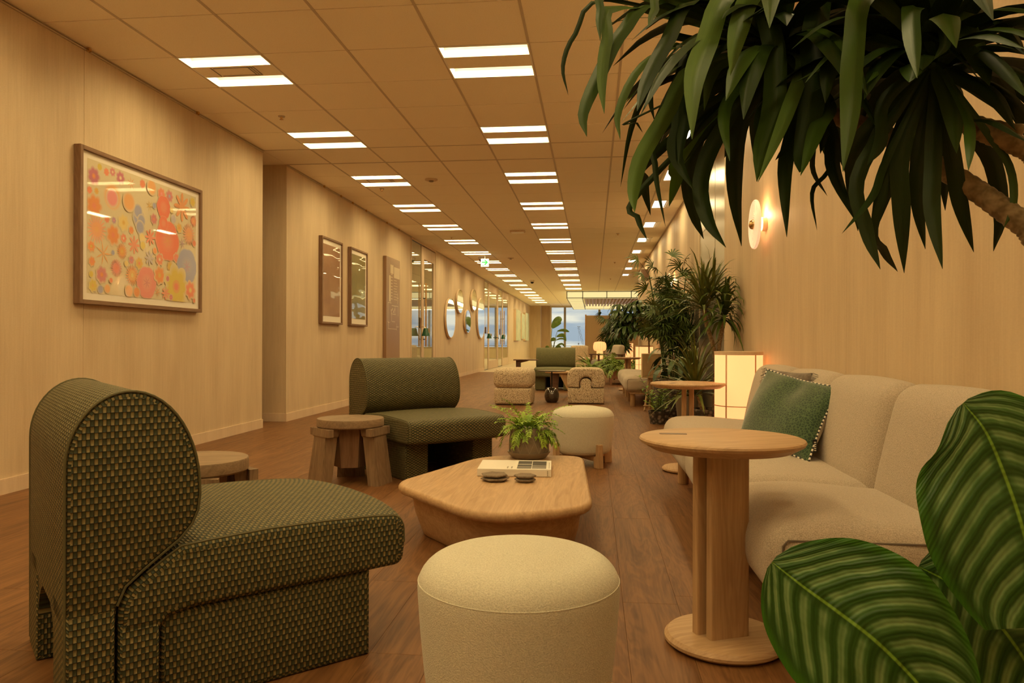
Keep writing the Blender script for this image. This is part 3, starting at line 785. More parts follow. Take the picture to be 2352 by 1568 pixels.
FL = [[4.566,1.96,0.054,"b","mag","org"],[4.625,2.033,0.021,"d","yel",""],[4.694,2.015,0.026,"f","cor","org"],[4.758,2.03,0.028,"f","mag2","crm"],[4.844,2.008,0.043,"f","mag","crm"],[4.964,1.996,0.05,"s","org",""],[5.098,2.02,0.031,"b","cor","org"],[4.525,1.859,0.024,"f","cor","org"],[4.593,1.866,0.021,"f","ochre","org"],[4.758,1.861,0.077,"d","org2",""],[4.755,1.851,0.053,"d","pnk",""],[4.57,1.764,0.069,"f","org","cor"],[4.597,1.612,0.097,"r","cor2","org2"],[4.7,1.697,0.025,"f","cor","org"],[4.773,1.7,0.022,"f","pur","pnk"],[4.879,1.702,0.054,"f","yel2","ochre"],[4.766,1.598,0.064,"f","org","cor"],[4.966,1.661,0.027,"f","org","cor"],[4.879,1.592,0.03,"f","cor","crm"],[5.0,1.561,0.069,"p","cor","org"],[4.542,1.492,0.035,"f","org","yel"],[4.665,1.46,0.086,"s","org2","crm"],[4.764,1.477,0.016,"d","blu","crm"],[4.861,1.498,0.058,"r","org","ochre"],[4.549,1.394,0.03,"f","org","cor"],[4.967,1.449,0.028,"f","mag2","pur"],[5.061,1.435,0.041,"f","ochre","cor"],[4.799,1.375,0.064,"r","pnk2","cor"],[4.647,1.315,0.052,"b","mag2","org"],[4.541,1.31,0.019,"d","yel","org"],[4.559,1.236,0.039,"f","yel","ochre"],[4.634,1.215,0.025,"d","blu",""],[4.705,1.225,0.027,"d","org2",""],[4.978,1.34,0.076,"r","org","yel2"],[5.151,1.301,0.117,"g","pnk2","mag2"],[5.031,1.224,0.033,"d","org",""],[5.051,1.763,0.058,"d","blu",""],[5.043,1.81,0.044,"d","blu",""],[5.083,1.749,0.039,"d","blu",""],[5.067,1.698,0.042,"d","blu",""],[5.181,1.874,0.045,"s","ochre","crm"],[5.243,1.887,0.02,"d","blu","crm"],[5.237,1.786,0.038,"f","mag2","cor"],[5.334,1.994,0.044,"f","cor","pnk"],[5.441,1.997,0.044,"f","mag2","blu"],[5.364,1.897,0.088,"g","red","cor"],[5.416,1.648,0.155,"g","red2","org"],[5.362,1.774,0.057,"g","red2",""],[5.416,1.648,0.058,"s","org","org"],[5.62,1.944,0.117,"p","org","yel2"],[5.775,2.015,0.036,"f","yel","ochre"],[5.19,1.642,0.064,"p","red2","cor"],[5.497,1.829,0.031,"d","blu2","crm"],[5.579,1.771,0.036,"f","ochre","org"],[5.72,1.739,0.091,"r","cor2","org2"],[5.79,1.859,0.05,"r","cor","org2"],[5.622,1.655,0.051,"s","pur",""],[5.183,1.487,0.06,"p","blu2","mag2"],[5.092,1.623,0.03,"d","yel2",""],[5.1,1.571,0.027,"d","yel",""],[5.25,1.55,0.022,"d","org",""],[5.311,1.492,0.044,"f","cor","crm"],[5.537,1.527,0.036,"f","cor","pnk"],[5.454,1.45,0.05,"r","ochre","yel"],[5.692,1.475,0.142,"g","blu","pur"],[5.311,1.37,0.063,"f","org","ochre"],[5.538,1.301,0.147,"f","yel","cor"],[5.418,1.354,0.02,"d","mag2",""],[5.743,1.287,0.067,"f","cor","yel2"],[5.286,1.242,0.044,"s","org","red"],[5.392,1.238,0.054,"p","cor","pnk"],[5.464,1.212,0.023,"f","mag2","pnk"],[5.798,1.678,0.024,"d","cor",""],[5.801,1.205,0.017,"d","cor",""],[4.934,1.857,0.057,"d","org2",""],[5.205,2.018,0.049,"d","org2",""],[5.469,1.895,0.021,"d","yel2",""],[4.906,1.418,0.019,"d","yel2",""],[4.938,1.227,0.038,"d","org2",""],[4.74,1.284,0.016,"d","cor",""]]
t, W, H, dx = picture('framed_flower_print', 'large framed print of scattered pink, orange and blue flowers on the near left wall', 4.416, 5.905, 1.11, 2.135, .05, .028)
pr = MB(); yc = 5.1605; py0, py1, pz0, pz1 = 4.502-yc, 5.832-yc, .075, .955
pr.add([(dx+.001, py0, pz0), (dx+.001, py1, pz0), (dx+.001, py1, pz1), (dx+.001, py0, pz1)], [(0, 1, 2, 3)], col=PAL['bg'])
lay = [0]
def shape(cy, cz, R, kind, col, e):
    lay[0] += 1; x = dx+.0012+.00001*lay[0]
    if kind in 'fbgprs':
        nP = {'f': 7, 'b': 7, 'g': 6, 'p': 8, 'r': 20, 's': 7}[kind]; K = nP*6
        pts = []
        for i in range(K):
            a = 2*PI*i/K; c = abs(math.cos(nP*a/2))
            q = {'f': .78+.22*c, 'b': .82+.18*c, 'g': .93+.07*c, 'p': .28+.72*c**1.2, 'r': .52+.48*c, 's': .12+.88*c**6}[kind]
            pts.append((x, cy+R*q*math.cos(a), cz+R*q*math.sin(a)))
    else: pts = [(x, cy+R*math.cos(2*PI*i/20), cz+R*math.sin(2*PI*i/20)) for i in range(20)]
    cy = max(py0, min(py1, cy)); cz = max(pz0, min(pz1, cz))
    pts = [(p[0], max(py0, min(py1, p[1])), max(pz0, min(pz1, p[2]))) for p in pts]
    n = len(pts); pr.add([(x, cy, cz)]+pts, [(0, i+1, (i+1) % n+1) for i in range(n)], col=col)
for y, z, R, k, c, c2 in FL:
    cy, cz = y-yc, z-1.11; a = PAL[c]
    def mixc(q): return tuple(a[i]*q+PAL['bg'][i]*(1-q) for i in range(3))
    if k in 'fbd':
        for q in range(5): shape(cy, cz, R*(1.28-.075*q), k, mixc(.14+.16*q), 0)
        shape(cy, cz, R*.88, k, a, 0)
    elif k == 'g':
        shape(cy, cz, R*1.06, k, mixc(.6), 0); shape(cy, cz, R, k, a, 0)
        for q in range(4): shape(cy, cz, R*(.7-.12*q), 'd', tuple(a[i]*(1-.06*q)+PAL['bg'][i]*.06*q for i in range(3)), 0)
    elif k == 'r': shape(cy, cz, R, k, mixc(.72), 0); shape(cy, cz, R*.78, k, mixc(.9), 0)
    else: shape(cy, cz, R, k, mixc(.85), 0)
    if k in 'fbr' and c2: shape(cy, cz, R*(.36 if k != 'r' else .5), 'd', tuple(.5*(a[i]+PAL[c2][i]) for i in range(3)), 0); shape(cy, cz, R*.2, 'd', PAL[c2], 0)
    if k == 'g' and c2: shape(cy, cz, R*.42, 's', PAL[c2], 0)
pr.build('print', M['print'], t, smooth=False)
for nm, lab, y0, y1, m in (('framed_poster', 'tall framed pink-brown poster under glass, left one of a pair', 8.68, 9.42, M['poster_pink']), ('framed_poster', 'tall framed olive-green poster under glass, right one of a pair', 9.755, 10.50, M['poster_green'])):
    t, W, H, dx = picture(nm, lab, y0, y1, 1.09, 2.16, .05, .025)
    MB().box(dx, dx+.003, -W+.075, W-.075, .10, H-.085).build('print', m, t, smooth=False)
# plan board
t = thing('plan_board', 'tall brown standing board with an engraved pale floor plan against the left wall', 'sign', (XL, 11.86, 0))
MB().box(.001, .055, -.41, .41, .02, 2.235, b=.003).build('board', M['board'], t, smooth=False)
pl = MB(); X = .0553
def ln(y0, z0, y1, z1, w=.006):
    if abs(y1-y0) > abs(z1-z0): pl.box(X, X+.001, min(y0, y1), max(y0, y1), z0-w/2, z0+w/2)
    else: pl.box(X, X+.001, y0-w, y0+w, min(z0, z1), max(z0, z1))
pl.box(X, X+.001, -.18, .0, 1.98, 2.12); pl.box(X, X+.001, .03, .38, 1.92, 2.10)
pl.box(X, X+.001, -.26, -.16, 1.52, 1.94)
for i in range(9): pl.box(X+.001, X+.002, -.15, -.06, 1.56+.05*i, 1.575+.05*i)
for i in range(8): ln(.02, 1.88-.045*i, .20+.03*(i % 3), 1.88-.045*i, .008)
for (a, b, c, d) in ((-.32, 1.5, -.12, 1.5), (-.32, 1.18, -.32, 1.5), (-.32, 1.18, -.22, 1.18), (-.30, 1.08, -.30, 1.2), (-.3, 1.08, .2, 1.06), (.2, 1.06, .2, 1.18), (.2, 1.12, .34, 1.12), (-.05, 1.32, .15, 1.32), (.1, 1.32, .1, 1.46), (-.1, 1.46, .3, 1.46), (.3, 1.3, .3, 1.46), (.26, 1.5, .26, 1.68), (.2, 1.6, .32, 1.6), (-.08, 1.2, .1, 1.2), (-.1, 1.2, -.1, 1.32)): ln(a, b, c, d, .010)
for (y, z) in ((-.12, 1.38), (-.05, 1.4), (.02, 1.36), (.08, 1.4), (-.1, 1.33)): pl.box(X, X+.001, y-.02, y+.02, z-.02, z+.02)
pl.build('floor_plan', M['board_txt'], t, smooth=False)
# doors on the left
def door(n, y0, ys, y1, handle):
    d = struct(MB().box(XL-.03, XL+.012, y0, y0+.03, 0, ZC-.004).box(XL-.03, XL+.012, y1-.03, y1, 0, ZC-.004).box(XL-.03, XL+.012, y0+.03, y1-.03, ZC-.04, ZC-.004).box(XL-.03, XL+.004, ys-.012, ys+.012, 0, ZC-.04).build('door_%d' % n, M['base'], smooth=False))
    MB().box(XL-.02, XL-.008, y0+.03, ys-.014, .02, ZC-.05).build('side_glass', M['glass_refl'], d, smooth=False)
    MB().box(XL-.022, XL+.002, y0+.03, ys-.014, 0, .02).box(XL-.022, XL+.002, y0+.03, ys-.014, ZC-.05, ZC-.04).build('glass_channel', M['black'], d, smooth=False)
    a, b = ys+.02, y1-.04; lf = MB(); sw = .17
    lf.box(XL-.03, XL+.006, a, a+sw, .01, ZC-.06, b=.002); lf.box(XL-.03, XL+.006, b-sw, b, .01, ZC-.06, b=.002)
    lf.box(XL-.03, XL+.006, a+sw, b-sw, .01, .28, b=.002); lf.box(XL-.03, XL+.006, a+sw, b-sw, ZC-.30, ZC-.06, b=.002)
    leaf = lf.build('door_leaf', M['base'], d, smooth=False)
    MB().box(XL-.02, XL-.012, a+sw, b-sw, .28, ZC-.30).build('pane', M['glass_refl'], leaf, smooth=False)
    if handle == 'pull':
        h = MB().tube([(XL+.06, a+.10, .78), (XL+.06, a+.10, 2.02)], .016, 10).build('pull_handle', M['brass'], leaf)
        MB().tube([(XL, a+.10, .92), (XL+.06, a+.10, .92)], .009, 8).tube([(XL, a+.10, 1.72), (XL+.06, a+.10, 1.72)], .009, 8).build('handle_mount', M['black'], leaf)
    elif handle == 'lever':
        MB().tube([(XL, b-.5, 1.02), (XL+.05, b-.5, 1.02), (XL+.05, b-.32, 1.02)], .014, 8).box(XL+.006, XL+.012, b-.53, b-.47, .96, 1.16).build('lever_handle', M['black'], leaf, smooth=False)
    return d
door(1, 13.25, 14.10, 15.36, 'pull')
door(2, 22.34, 23.25, 25.62, 'lever')
door(3, 25.62, 26.85, 28.9, 'pull')
def bracket(y, label):
    t = thing('wall_lamp', label, 'lamp', (XL, y, 1.0))
    MB().box(.0, .02, -.09, .09, .12, .45, b=.004).build('back_plate', M['frame'], t, smooth=False)
    MB().tube([(.02, 0, .16), (.12, 0, .16), (.16, 0, .12)], .01, 8).build('arm', M['brass'], t)
    MB().lathe([(.06, .12), (.07, .10), (.13, -.12), (.12, -.125), (.0, -.10)], 24, c=(.17, 0)).build('shade', M['green_sh'], t)
    MB().lathe([(.0, .12), (.05, .11), (.055, -.02), (0, -.03)], 16, c=(.25, .02)).build('swirl_badge', M['mirror'], t)
    t.scale = (.62, .62, .62); t.location.z = 1.06
M['green_sh'] = mat('bottle_green_enamel', (.01, .09, .04), .25, spec=.6)
bracket(14.02, 'small green cone wall lamp on a wooden plate beside the nearest glass door')
bracket(22.75, 'small green cone wall lamp at the left side glass of the middle door')
bracket(26.3, 'small green cone wall lamp at the side glass of the farthest door')
# oval mirrors
def mirror(y, z, ry_, rz_, label):
    t = thing('oval_mirror', label, 'mirror', (XL, y, z))
    A = Matrix(((0, 0, 1, 0), (1, 0, 0, 0), (0, 1, 0, 0), (0, 0, 0, 1)))
    S = Matrix.Diagonal((ry_, rz_, 1, 1))
    MB().lathe([(0, 0.001), (.93, .001), (1.0, .012), (1.0, .05), (.975, .058), (.955, .050), (0, .050)], 40, M=A @ S).build('rim', M['mirror_frame'], t)
    MB().lathe([(0, .051), (.945, .051), (.945, .052), (0, .0525)], 40, M=A @ S).build('mirror_glass', M['mirror'], t)
mirror(16.83, 1.42, .58, .47, 'largest-looking oval wall mirror, leftmost of the five')
mirror(18.03, 1.87, .45, .30, 'oval mirror hung high, second from the left')
mirror(19.17, 1.41, .48, .31, 'small low oval mirror in the middle of the five')
mirror(20.18, 2.02, .46, .30, 'high oval mirror, second from the right')
mirror(21.50, 1.56, .72, .60, 'tall oval mirror nearest to the middle glass door')
for i, (y0, y1, z0, z1) in enumerate(((30.8, 32.8, .94, 2.25), (33.2, 34.85, 1.02, 2.17), (35.05, 36.9, .95, 2.28))):
    t = thing('canvas_panel', ('widest sage green abstract canvas, left of three', 'shorter sage green canvas between two taller ones', 'rightmost sage green canvas near the far corner')[i], 'picture', (XL, (y0+y1)/2, z0))
    w = (y1-y0)/2
    MB().box(.001, .10, -w, -w+.03, 0, z1-z0).box(.001, .10, w-.03, w, 0, z1-z0).box(.001, .09, -w+.03, w-.03, 0, .02).build('stretcher', M['base'], t, smooth=False)
    MB().box(.09, .104, -w+.03, w-.03, .0, z1-z0).build('canvas', M['sage'], t, smooth=False)

# ------------------------------------------------------------------ sconces on the right wall
def sconce(x, y, z, label):
    t = thing('wall_sconce', label, 'lamp', (x, y, z))
    A = RY(-PI/2)
    MB().lathe([(0, 0.001), (.048, .001), (.048, .030), (0, .030)], 28, M=A).build('wall_mount', M['base'], t)
    MB().lathe([(.036, .030), (.040, .034), (.040, .064), (.034, .068), (0, .068)], 28, M=A).build('bulb', M['bulb'], t)
    prof = [(.0, .068), (.05, .069)]
    for i in range(11):
        r = .05+.0105*i; prof += [(r, .068), (r+.003, .0665), (r+.007, .0665), (r+.0105, .068)]
    R = prof[-1][0]; prof += [(R+.003, .075), (R, .082)]
    for i in range(11)[::-1]:
        r = .05+.0105*i; prof += [(r+.0105, .084), (r+.007, .0865), (r+.003, .0865), (r, .084)]
    prof += [(.03, .086), (0, .086)]
    MB().lathe(prof, 48, M=A).build('glass_disc', M['sconce_glass'], t, angle=1.2)
    MB().lathe([(.034, .086), (.034, .092), (.028, .106), (.014, .114), (0, .116)], 24, M=A).build('finial', M['brass'], t)
    ld = bpy.data.lights.new('sconce_lamp', 'POINT'); ld.energy = 2.6; ld.color = (1, .60, .30); ld.shadow_soft_size = .03
    lo = bpy.data.objects.new('sconce_lamp', ld); C.objects.link(lo); lo.parent = t; lo.location = (-.052, 0, .06)
sconce(XN, 5.22, 1.68, 'ribbed glass disc sconce glowing peach on the right wall behind the hanging leaves')
sconce(1.22, 11.5, 1.76, 'farther disc sconce glowing through the palm leaves on the right wall')
# projecting brown sign over the wall
t = thing('projecting_sign', 'brown triangular end of a blade sign high on the right wall', 'sign', (1.219, 16.9, 2.26)); MB().box(-.16, 0, -.02, .02, 0, .26, b=.004).build('blade', M['board'], t, smooth=False); MB().box(-.01, 0, -.04, .04, .02, .24).build('bracket', M['board'], t, smooth=False)

# ------------------------------------------------------------------ green woven lounge chairs
def dpath():
    # backrest + rear leg outline (x,z)
    pts = [(0, 0), (0, .56)]
    for a in range(0, 25):
        q = PI - a*PI/24*.97
        if q > PI/2: pts.append((.128+.128*math.cos(q), .590+.166*math.sin(q)))
        else: pts.append((.128+.152*math.cos(q), .518+.238*math.sin(q)))
    pts += [(.2805, .505), (.276, .468), (.262, .435), (.235, .405), (.195, .375)]
    return pts
def green_chair(label, loc, rz, Wd=.72, m='weave', inset=.018, cell=None):
    t = thing('lounge_chair', label, 'chair', loc, rz, 'green lounge chairs')
    w = Wd/2; FM = M[m]
    up = dpath(); full = up[1:]+[(.155, .345), (.12, .315), (.103, .27), (.10, .24), (0, .24)]
    full = [(0, .24)]+up[1:]+[(.155, .345), (.12, .315), (.103, .275), (.10, .24)]
    b = MB().extrude(full, -w, w, .012)
    bo = b.build('backrest', FM, t, angle=1.0)
    leg = [(0, 0), (0, .275), (.10, .275), (.10, 0)]
    for s in (-1, 1):
        y0, y1 = (-w, -w+.19) if s < 0 else (w-.19, w)
        MB().extrude(leg, y0-.0004, y1+.0004, .012).build('rear_leg', FM, t, angle=1.0)
        # arch fillet
        pol = [(0, 0)]+[(.11*math.sin(q*PI/2/8), -.14+.14*math.cos(q*PI/2/8)) for q in range(9)][::-1]
    ar = MB()
    for s in (-1, 1):
        pts = [(0, .24), (0, .12)]+[((.16*(1-math.cos(q*PI/2/8))), .12+.12*math.sin(q*PI/2/8)) for q in range(1, 9)]
        P3 = [(x_, s*(w-.19-a), z_) for x_ in (0.004, .096) for a, z_ in pts]
        n = len(pts); fs = [tuple(range(n)) if s > 0 else tuple(range(n))[::-1], tuple(range(n, 2*n))[::-1] if s > 0 else tuple(range(n, 2*n))]
        fs += [(i, i+1, n+i+1, n+i) for i in range(n-1)]
        uv = [[(P3[q][1], P3[q][2]) for q in f] for f in fs]; ar.add(P3, fs, uvs=uv)
    ar.build('rear_arch', FM, t, angle=1.0)
    # seat roll + slab
    sp_ = [(.106, .262), (.112, .285), (.13, .312), (.165, .338), (.205, .366), (.24, .388), (.30, .392), (.45, .397), (.60, .394), (.74, .387), (.80, .381)]
    for k in range(1, 7): a = k/6*PI/2; sp_.append((.80+.045*math.sin(a), .336+.045*math.cos(a)))
    sp_ += [(.846, .30), (.842, .27)]
    for k in range(1, 6): a = k/5*PI/2; sp_.append((.812+.030*math.cos(a), .266-.030*math.sin(a)))
    sp_ += [(.70, .235), (.45, .235), (.27, .235), (.215, .226), (.194, .20), (.106, .20)]
    def bow(x, y): k = max(0, (x-.40)/.45); return x+.046*k-.052*k*abs(y/w)**2.6
    smb = MB().extrude(sp_, -w, -w+.09, .020, 4)
    # one continuous sweep with intermediate rings so the front edge can bow out
    smb = MB(); ring_y = [-w]+[-w+.020*(1-math.cos(PI/2*j/4)) for j in range(1, 5)]+[-w+.02+(2*w-.04)*j/14 for j in range(1, 14)]+[w-.020*(1-math.cos(PI/2*j/4)) for j in range(4, 0, -1)]+[w]
    base_mb = MB().extrude(sp_, -w, w, .020, 4); nP = len(sp_); vs0 = base_mb.v
    rings0 = [vs0[q*nP:(q+1)*nP] for q in range(10)]
    seq = rings0[:5]+[[(p[0], -w+.02+(2*w-.04)*j/14, p[2]) for p in rings0[4]] for j in range(1, 14)]+rings0[5:]
    arc_ = [0]
    for q in range(nP): a_, b_ = rings0[4][q], rings0[4][(q+1) % nP]; arc_.append(arc_[-1]+math.hypot(a_[0]-b_[0], a_[2]-b_[2]))
    vv = [(bow(p[0], p[1]), p[1], p[2]+(.010*(1-abs(p[1]/w)**2) if p[2] > .33 and p[0] > .3 else 0)) for rg in seq for p in rg]; ff = []; uu = []
    for j in range(len(seq)-1):
        for i in range(nP):
            i2 = (i+1) % nP; ff.append((j*nP+i, j*nP+i2, (j+1)*nP+i2, (j+1)*nP+i)); ya, yb = seq[j][0][1], seq[j+1][0][1]; uu.append([(arc_[i], ya), (arc_[i+1], ya), (arc_[i+1], yb), (arc_[i], yb)])
    f0 = tuple(range(nP))[::-1]; f1_ = tuple((len(seq)-1)*nP+i for i in range(nP))
    for f_ in (f0, f1_): ff.append(f_); uu.append([(vv[q][0], vv[q][2]) for q in f_])
    so = MB().add(vv, ff, uvs=uu).build('seat', FM, t, angle=1.0)
    for s in (-1, 1):
        y0, y1 = (-w, -w+.19) if s < 0 else (w-.19, w)
        MB().extrude([(.106, 0), (.106, .23), (.192, .23), (.192, 0)], y0, y1, .010).build('inner_leg', FM, t, angle=1.0)
        y0, y1 = (-w+inset, -w+.20) if s < 0 else (w-.20, w-inset)
        MB().extrude([(.197, 0), (.197, .233), (.738, .233), (.738, 0)], y0, y1, .012).build('base_panel', FM, t, angle=1.0)
    MB().box(.197, .24, -w+.19, w-.19, 0.01, .234).build('centre_stretcher', M['green_dk'], t, smooth=False)
    # welt seams
    for s in (-1, 1):
        y = s*(w-.004)
        pp = [(x, y, z) for x, z in full[1:-1]]
        MB().tube([(x, y, 0.01) for x in (0.002,)]+pp, .0032, 6, cap=True).build('welt', M['weave_pipe'], bo)
        q = [(bow(x, w)+.0, s*(w-.010), z-.002) for x, z in sp_[3:18]]
        MB().tube(q, .0034, 6).build('welt', M['weave_pipe'], so)
    return t
M['weave_pipe'] = mat('olive_welt', (.11, .10, .045), .6)
def set_uv_density(o): pass
green_chair('nearest woven green lounge chair, seen from its side at lower left', (-1.382, 1.738, 0), .774, .715)
green_chair('woven green lounge chair facing the coffee table, beside the three-legged stool', (-1.430, 5.285, 0), -.806, .745, inset=.04)
green_chair('plain darker green lounge chair far back, facing the camera behind the boucle chairs', (-.705, 14.12, .0125), -PI/2, .73, 'green_f')
t = thing('chair_plinth', 'low red-brown wooden plinth under the far green chair', 'plinth', (-.72, 13.75, 0)); MB().box(-.30, .30, -.30, .30, 0, .012, b=.003).build('board', M['medwood'], t, smooth=False)

# ------------------------------------------------------------------ wooden stools
def stool(label, loc, rz, R=.205):
    t = thing('wooden_stool', label, 'stool', loc, rz, 'wooden side stools')
    MB().lathe([(0, .345), (R*.97, .345), (R, .352), (R, .392), (R*.985, .397), (0, .400)], 48).build('seat', M['stool_top'], t)
    for i in range(3):
        a = i*2*PI/3+PI/6+.05
        lg = MB(); Mx = RZ(a)
        # tapering board leg, splayed outwards with a stepped shoulder
        def sect(z, r0, r1, hw): return [Mx @ Vector(p) for p in ((r0, -hw, z), (r1, -hw, z), (r1, hw, z), (r0, hw, z))]
        rings = [sect(0, .175, .245, .088), sect(.29, .13, .208, .074), sect(.30, .128, .212, .086), sect(.345, .12, .207, .090)]
        vs = [p for r in rings for p in r]; fs = [(3, 2, 1, 0), (12, 13, 14, 15)]
        for j in range(3):
            for k in range(4): k2 = (k+1) % 4; fs.append((j*4+k, j*4+k2, (j+1)*4+k2, (j+1)*4+k))
        lg.add(vs, fs)
        for s in (-1, 1): lg.box(.175, .212, s*.086 if s > 0 else -.116, .116 if s > 0 else -.086, .30, .344, M=Mx)
        lg.build('leg', M['stool'], t, smooth=False)
    MB().lathe([(0, .10), (.10, .10), (.125, .34), (0, .345)], 6).build('core', M['frame'], t, smooth=False)
    return t
stool('weathered oak stool with three splayed board legs beside the middle green chair', (-1.50, 4.47, 0), 1.30, .205)
stool('weathered oak stool mostly hidden behind the nearest green chair', (-1.60, 2.84, 0), .3, .205)

# ------------------------------------------------------------------ coffee table and what lies on it
out = fillet([(-.905, 3.27, .22), (-.60, 4.17, .55), (-.055, 4.185, .12), (.004, 2.89, .26), (-.40, 2.67, .60)], 14)
cx = sum(p[0] for p in out)/len(out); cy = sum(p[1] for p in out)/len(out)
o2 = [(x-cx, y-cy) for x, y in out]; TZ = .235
t = thing('coffee_table', 'low light oak coffee table with soft-cornered top and solid tapered base', 'table', (cx, cy, 0))
MB().prism(o2, TZ-.042, TZ, .020, k=5).build('table_top', M['oak'], t, angle=.5)
bs = MB()
def sc(k, dx_=0): return [(x*k, y*k) for x, y in o2]
rings = [(.765, 0), (.78, .006), (.80, .03), (.85, .10), (.885, .195)]
n = len(o2); vs = []; fs = []
for k, z in rings: vs += [(x, y, z) for x, y in sc(k)]
for j in range(len(rings)-1):
    for i in range(n): i2 = (i+1) % n; fs.append((j*n+i, (j+1)*n+i, (j+1)*n+i2, j*n+i2))
fs.append(tuple(range(n)))
bs.add(vs, fs).build('base', M['oakx'], t, angle=1.0)
# book
def P4(a, b, c, d): return a, b, c, d
t = thing('art_book', 'thick white hardback book with four grey photographs on its cover', 'book', (-.378, 3.612, TZ), math.radians(3))
MB().box(-.170, .170, -.129, .129, .003, .032).build('pages', M['paper'], t, smooth=False)
cv = MB().box(-.175, .175, -.133, .133, .032, .036, b=.001).box(-.175, .175, -.133, .133, 0.0005, .0035, b=.001).box(-.175, .175, -.135, -.130, .0035, .032)
cv.build('cover', M['bookwhite'] if 'bookwhite' in M else M.setdefault('bookwhite', mat('white_book_cover', (.84, .80, .72), .4)), t, smooth=False)
ph = MB(); rr = random.Random(5)
for i in range(2):
    for j in range(2):
        x0, y0 = .012+i*.071, -.115+j*.112
        for k in range(5):
            g = rr.choice((.05, .12, .22, .32, .08)); ph.add([(x0, y0+k*.0215, .0364), (x0+.068, y0+k*.0215, .0364), (x0+.068, y0+(k+1)*.0215, .0364), (x0, y0+(k+1)*.0215, .0364)], [(0, 1, 2, 3)], col=(g, g*.92, g*.8))
ph.build('cover_photos', M['col'], t, smooth=False)
tx = MB()
for i in range(2):
    for k in range(4): tx.box(-.01-i*.02-.006, -.01-i*.02, -.11+k*.014, -.102+k*.014, .0361, .0365)
for k in range(6): tx.box(.163, .167, -.10+k*.03, -.085+k*.03, .0361, .0365)
for k in range(5): tx.box(.156, .160, -.1356, -.1350, .006+k*.005, .009+k*.005)
tx.build('cover_text', M['clay'], t, smooth=False)
# coasters: hexagonal stone trays, two stacks of two
def coaster(x, y, z, rz, label, R=.062):
    t = MB(); t.lathe([(R*.66, 0), (R*.98, .0095), (R, .012), (R*.92, .0158), (0, .0150)], 6)
    o = t.build('coaster', M['stone'], smooth=False); o.location = (x, y, z); o.rotation_euler = (0, 0, rz)
    tag(o, label, 'coaster', 'stone coasters on the coffee table')
coaster(-.447, 3.37, TZ, .25, 'lower hexagonal grey coaster of the left stack in front of the book', .068)
coaster(-.450, 3.372, TZ+.0162, .85, 'upper hexagonal grey coaster of the left stack', .064)
coaster(-.308, 3.36, TZ, 0, 'lower grey coaster of the right stack in front of the book', .050)
coaster(-.308, 3.362, TZ+.0162, 0.02, 'upper grey coaster of the right stack', .052)
# fern in grey pot
def leaf_strip(mb, pts, w, side, n=None, fold=.0, mi=0, prof=None, cols=3):
    """flat strip leaf along pts"""
    m = len(pts); vs = []; fs = []; uv = []
    for i, p in enumerate(pts):
        t = i/(m-1); k = prof(t) if prof else math.sin(PI*min(1, t*.92+.08))**.8
        s = side[i] if isinstance(side, list) else side
        tg = (pts[min(i+1, m-1)]-pts[max(i-1, 0)]).normalized(); s = (s-tg*s.dot(tg)); s = s.normalized() if s.length > 1e-5 else Vector((1, 0, 0)); nn = s.cross(tg)
        for c in range(cols):
            u = c/(cols-1)*2-1; vs.append(p+s*(u*w/2*k)+nn*(abs(u)*fold*w*k))
    for i in range(m-1):
        for c in range(cols-1):
            fs.append((i*cols+c, i*cols+c+1, (i+1)*cols+c+1, (i+1)*cols+c))
            u0, u1 = c/(cols-1)*2-1, (c+1)/(cols-1)*2-1; t0, t1 = i/(m-1), (i+1)/(m-1); uv.append([(u0, t0), (u1, t0), (u1, t1), (u0, t1)])
    mb.add(vs, fs, uvs=uv, mi=mi)
def frond(mb, st, base, az, el, L, leaflets, ll, lw, droop, r, lift=0, curl=.3, stem=.0015):
    d = Vector((math.cos(az)*math.cos(el), math.sin(az)*math.cos(el), math.sin(el))); P = [Vector(base)]; n = 8
    for i in range(n): d = (d+Vector((0, 0, -droop/n))).normalized(); P.append(P[-1]+d*L/n)
    st.tube(P, [stem*(1-.6*i/n) for i in range(n+1)], 4, cap=False)
    for k in range(leaflets):
        t = .22+.78*(k+.5)/leaflets; x = t*n; i = min(int(x), n-1); p = P[i].lerp(P[i+1], x-i); tg = (P[i+1]-P[i]).normalized()
        sd = tg.cross(Vector((0, 0, 1)));
        if sd.length < .05: sd = Vector((1, 0, 0))
        sd.normalize(); up = sd.cross(tg)
        for s in (-1, 1):
            dd = (sd*s+tg*(.7+.3*r.random())+up*(lift+.3*(r.random()-.5))).normalized(); l = ll*(1-.55*abs(t-.45)*1.2)*(.8+.4*r.random())
            q = [p, p+dd*l*.5+up*.04*l, p+dd*l+Vector((0, 0, -curl*l))]
            leaf_strip(mb, q, lw, tg+up*.5*(r.random()-.5), cols=2, prof=lambda t: (.5, 1, .12)[int(round(t*2))])
t = thing('potted_fern', 'small bright green fern in a grey diamond-patterned pot on the coffee table', 'plant', (-.352, 4.065, TZ))
MB().lathe([(.0, .0), (.085, .0), (.098, .008), (.118, .034), (.118, .038), (.108, .036), (.10, .03), (.0, .028)], 48).build('saucer', M['clay'], t)
